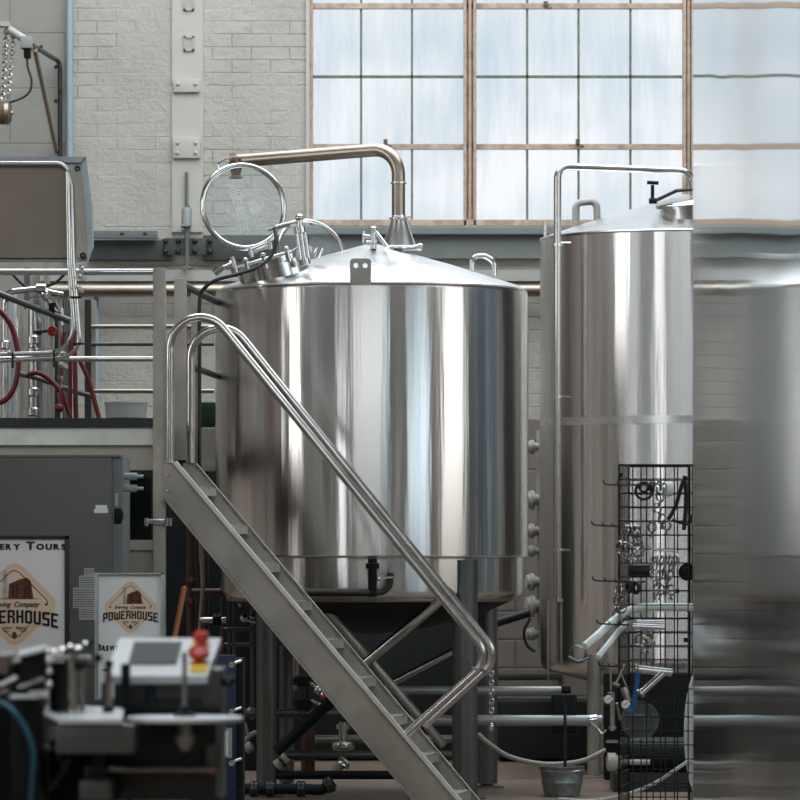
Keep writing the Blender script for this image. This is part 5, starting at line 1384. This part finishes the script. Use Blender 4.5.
MB().ball(M(213, 772, .0), .012).build('red_cap', 'red_paint', lm)
zf = P(0, 806, YM).z
MB().cyl((P(-40,0,YM).x, YM+.1, 0), (P(-40,0,YM).x, YM+.1, zf), .03).cyl((P(200,0,YM).x, YM+.5, 0), (P(200,0,YM).x, YM+.5, zf), .03).cyl((P(130,0,YM).x, YM+.2, 0), (P(130,0,YM).x, YM+.2, zf), .03).cyl((P(30,0,YM).x, YM-.1, 0), (P(30,0,YM).x, YM-.1, zf), .03).build('machine_leg', 'steel_dark', lm)
MB().lathe([(.014,0),(.014,.04),(.018,.045),(.018,.06),(.012,.07)], M(218, 681, .4), (.7,-.7,0), n=16).cyl(M(222, 676, .3), M(229, 684, .25), .006).build('side_switch', 'black_plastic', lm)

# ================================================================== every separate piece of a repeated part becomes a part of its own
def islands(me):
    par = list(range(len(me.vertices)))
    def find(i):
        while par[i] != i: par[i] = par[par[i]]; i = par[i]
        return i
    for e in me.edges:
        a, b_ = find(e.vertices[0]), find(e.vertices[1])
        if a != b_: par[a] = b_
    g = {}
    for i in range(len(par)): g.setdefault(find(i), []).append(i)
    return list(g.values())
SINGLE = {'rail_clamps': 'rail_clamp', 'swing_bolts': 'swing_bolt', 'bolts': 'bolt', 'rivets': 'rivet', 'bolt_heads': 'bolt_head', 'grommets': 'grommet', 'cable_ties': 'cable_tie',
          'conduit_clips': 'conduit_clip', 'joiner_clip': 'joiner_clip', 'caster': 'caster', 'brackets': 'bracket', 'collar': 'collar', 'clamp': 'clamp', 'window_catch': 'window_catch',
          'small_valves': 'small_valve', 'levers': 'lever', 'top_knob': 'top_knob', 'black_knob': 'black_knob', 'edge_screws': 'edge_screw', 'hinge_rods': 'hinge_rod', 'hinge_post': 'hinge_post',
          'rail_lugs': 'rail_lug', 'slots': 'slot', 'linkage': 'link_rod', 'machine_leg': 'machine_leg', 'link_arm': 'link_arm', 'return_rail': 'return_rail', 'tubes': 'tube', 'label_plate': 'label_plate',
          'rear_clamp': 'rear_clamp', 'side_clamp': 'side_clamp', 'post': 'post', 'beam_web': 'beam_web', 'lower_bracket': 'lower_bracket', 'side_cover': 'side_cover', 'rod': 'rod', 'branches': 'branch', 'rod_foot': 'rod_foot', 'button': 'button', 'door_latch': 'door_latch'}
def split_parts():
    for o in list(SC.objects):
        base = o.name.split('.')[0]
        if o.type != 'MESH' or o.parent is None or base not in SINGLE: continue
        me = o.data; isl = islands(me)
        if len(isl) < 2: continue
        bb = []
        for g in isl:
            co = [me.vertices[i].co for i in g]
            bb.append([set(g), [min(c[k] for c in co)-.004 for k in range(3)], [max(c[k] for c in co)+.004 for k in range(3)]])
        merged = True
        while merged:
            merged = False
            for i in range(len(bb)):
                for j in range(i+1, len(bb)):
                    if all(bb[i][1][k] <= bb[j][2][k] and bb[j][1][k] <= bb[i][2][k] for k in range(3)):
                        bb[i] = [bb[i][0] | bb[j][0], [min(bb[i][1][k], bb[j][1][k]) for k in range(3)], [max(bb[i][2][k], bb[j][2][k]) for k in range(3)]]
                        del bb[j]; merged = True; break
                if merged: break
        o.name = SINGLE[base]; me0 = me.copy()
        for n, (keep, _a, _b) in enumerate(bb if len(bb) > 1 else []):
            bm = bmesh.new(); bm.from_mesh(me0); bm.verts.ensure_lookup_table()
            bmesh.ops.delete(bm, geom=[v for v in bm.verts if v.index not in keep], context='VERTS')
            if n == 0: bm.to_mesh(me)
            else:
                m2 = me0.copy(); bm.to_mesh(m2); q = o.copy(); q.data = m2; COL.objects.link(q)
            bm.free()
split_parts()
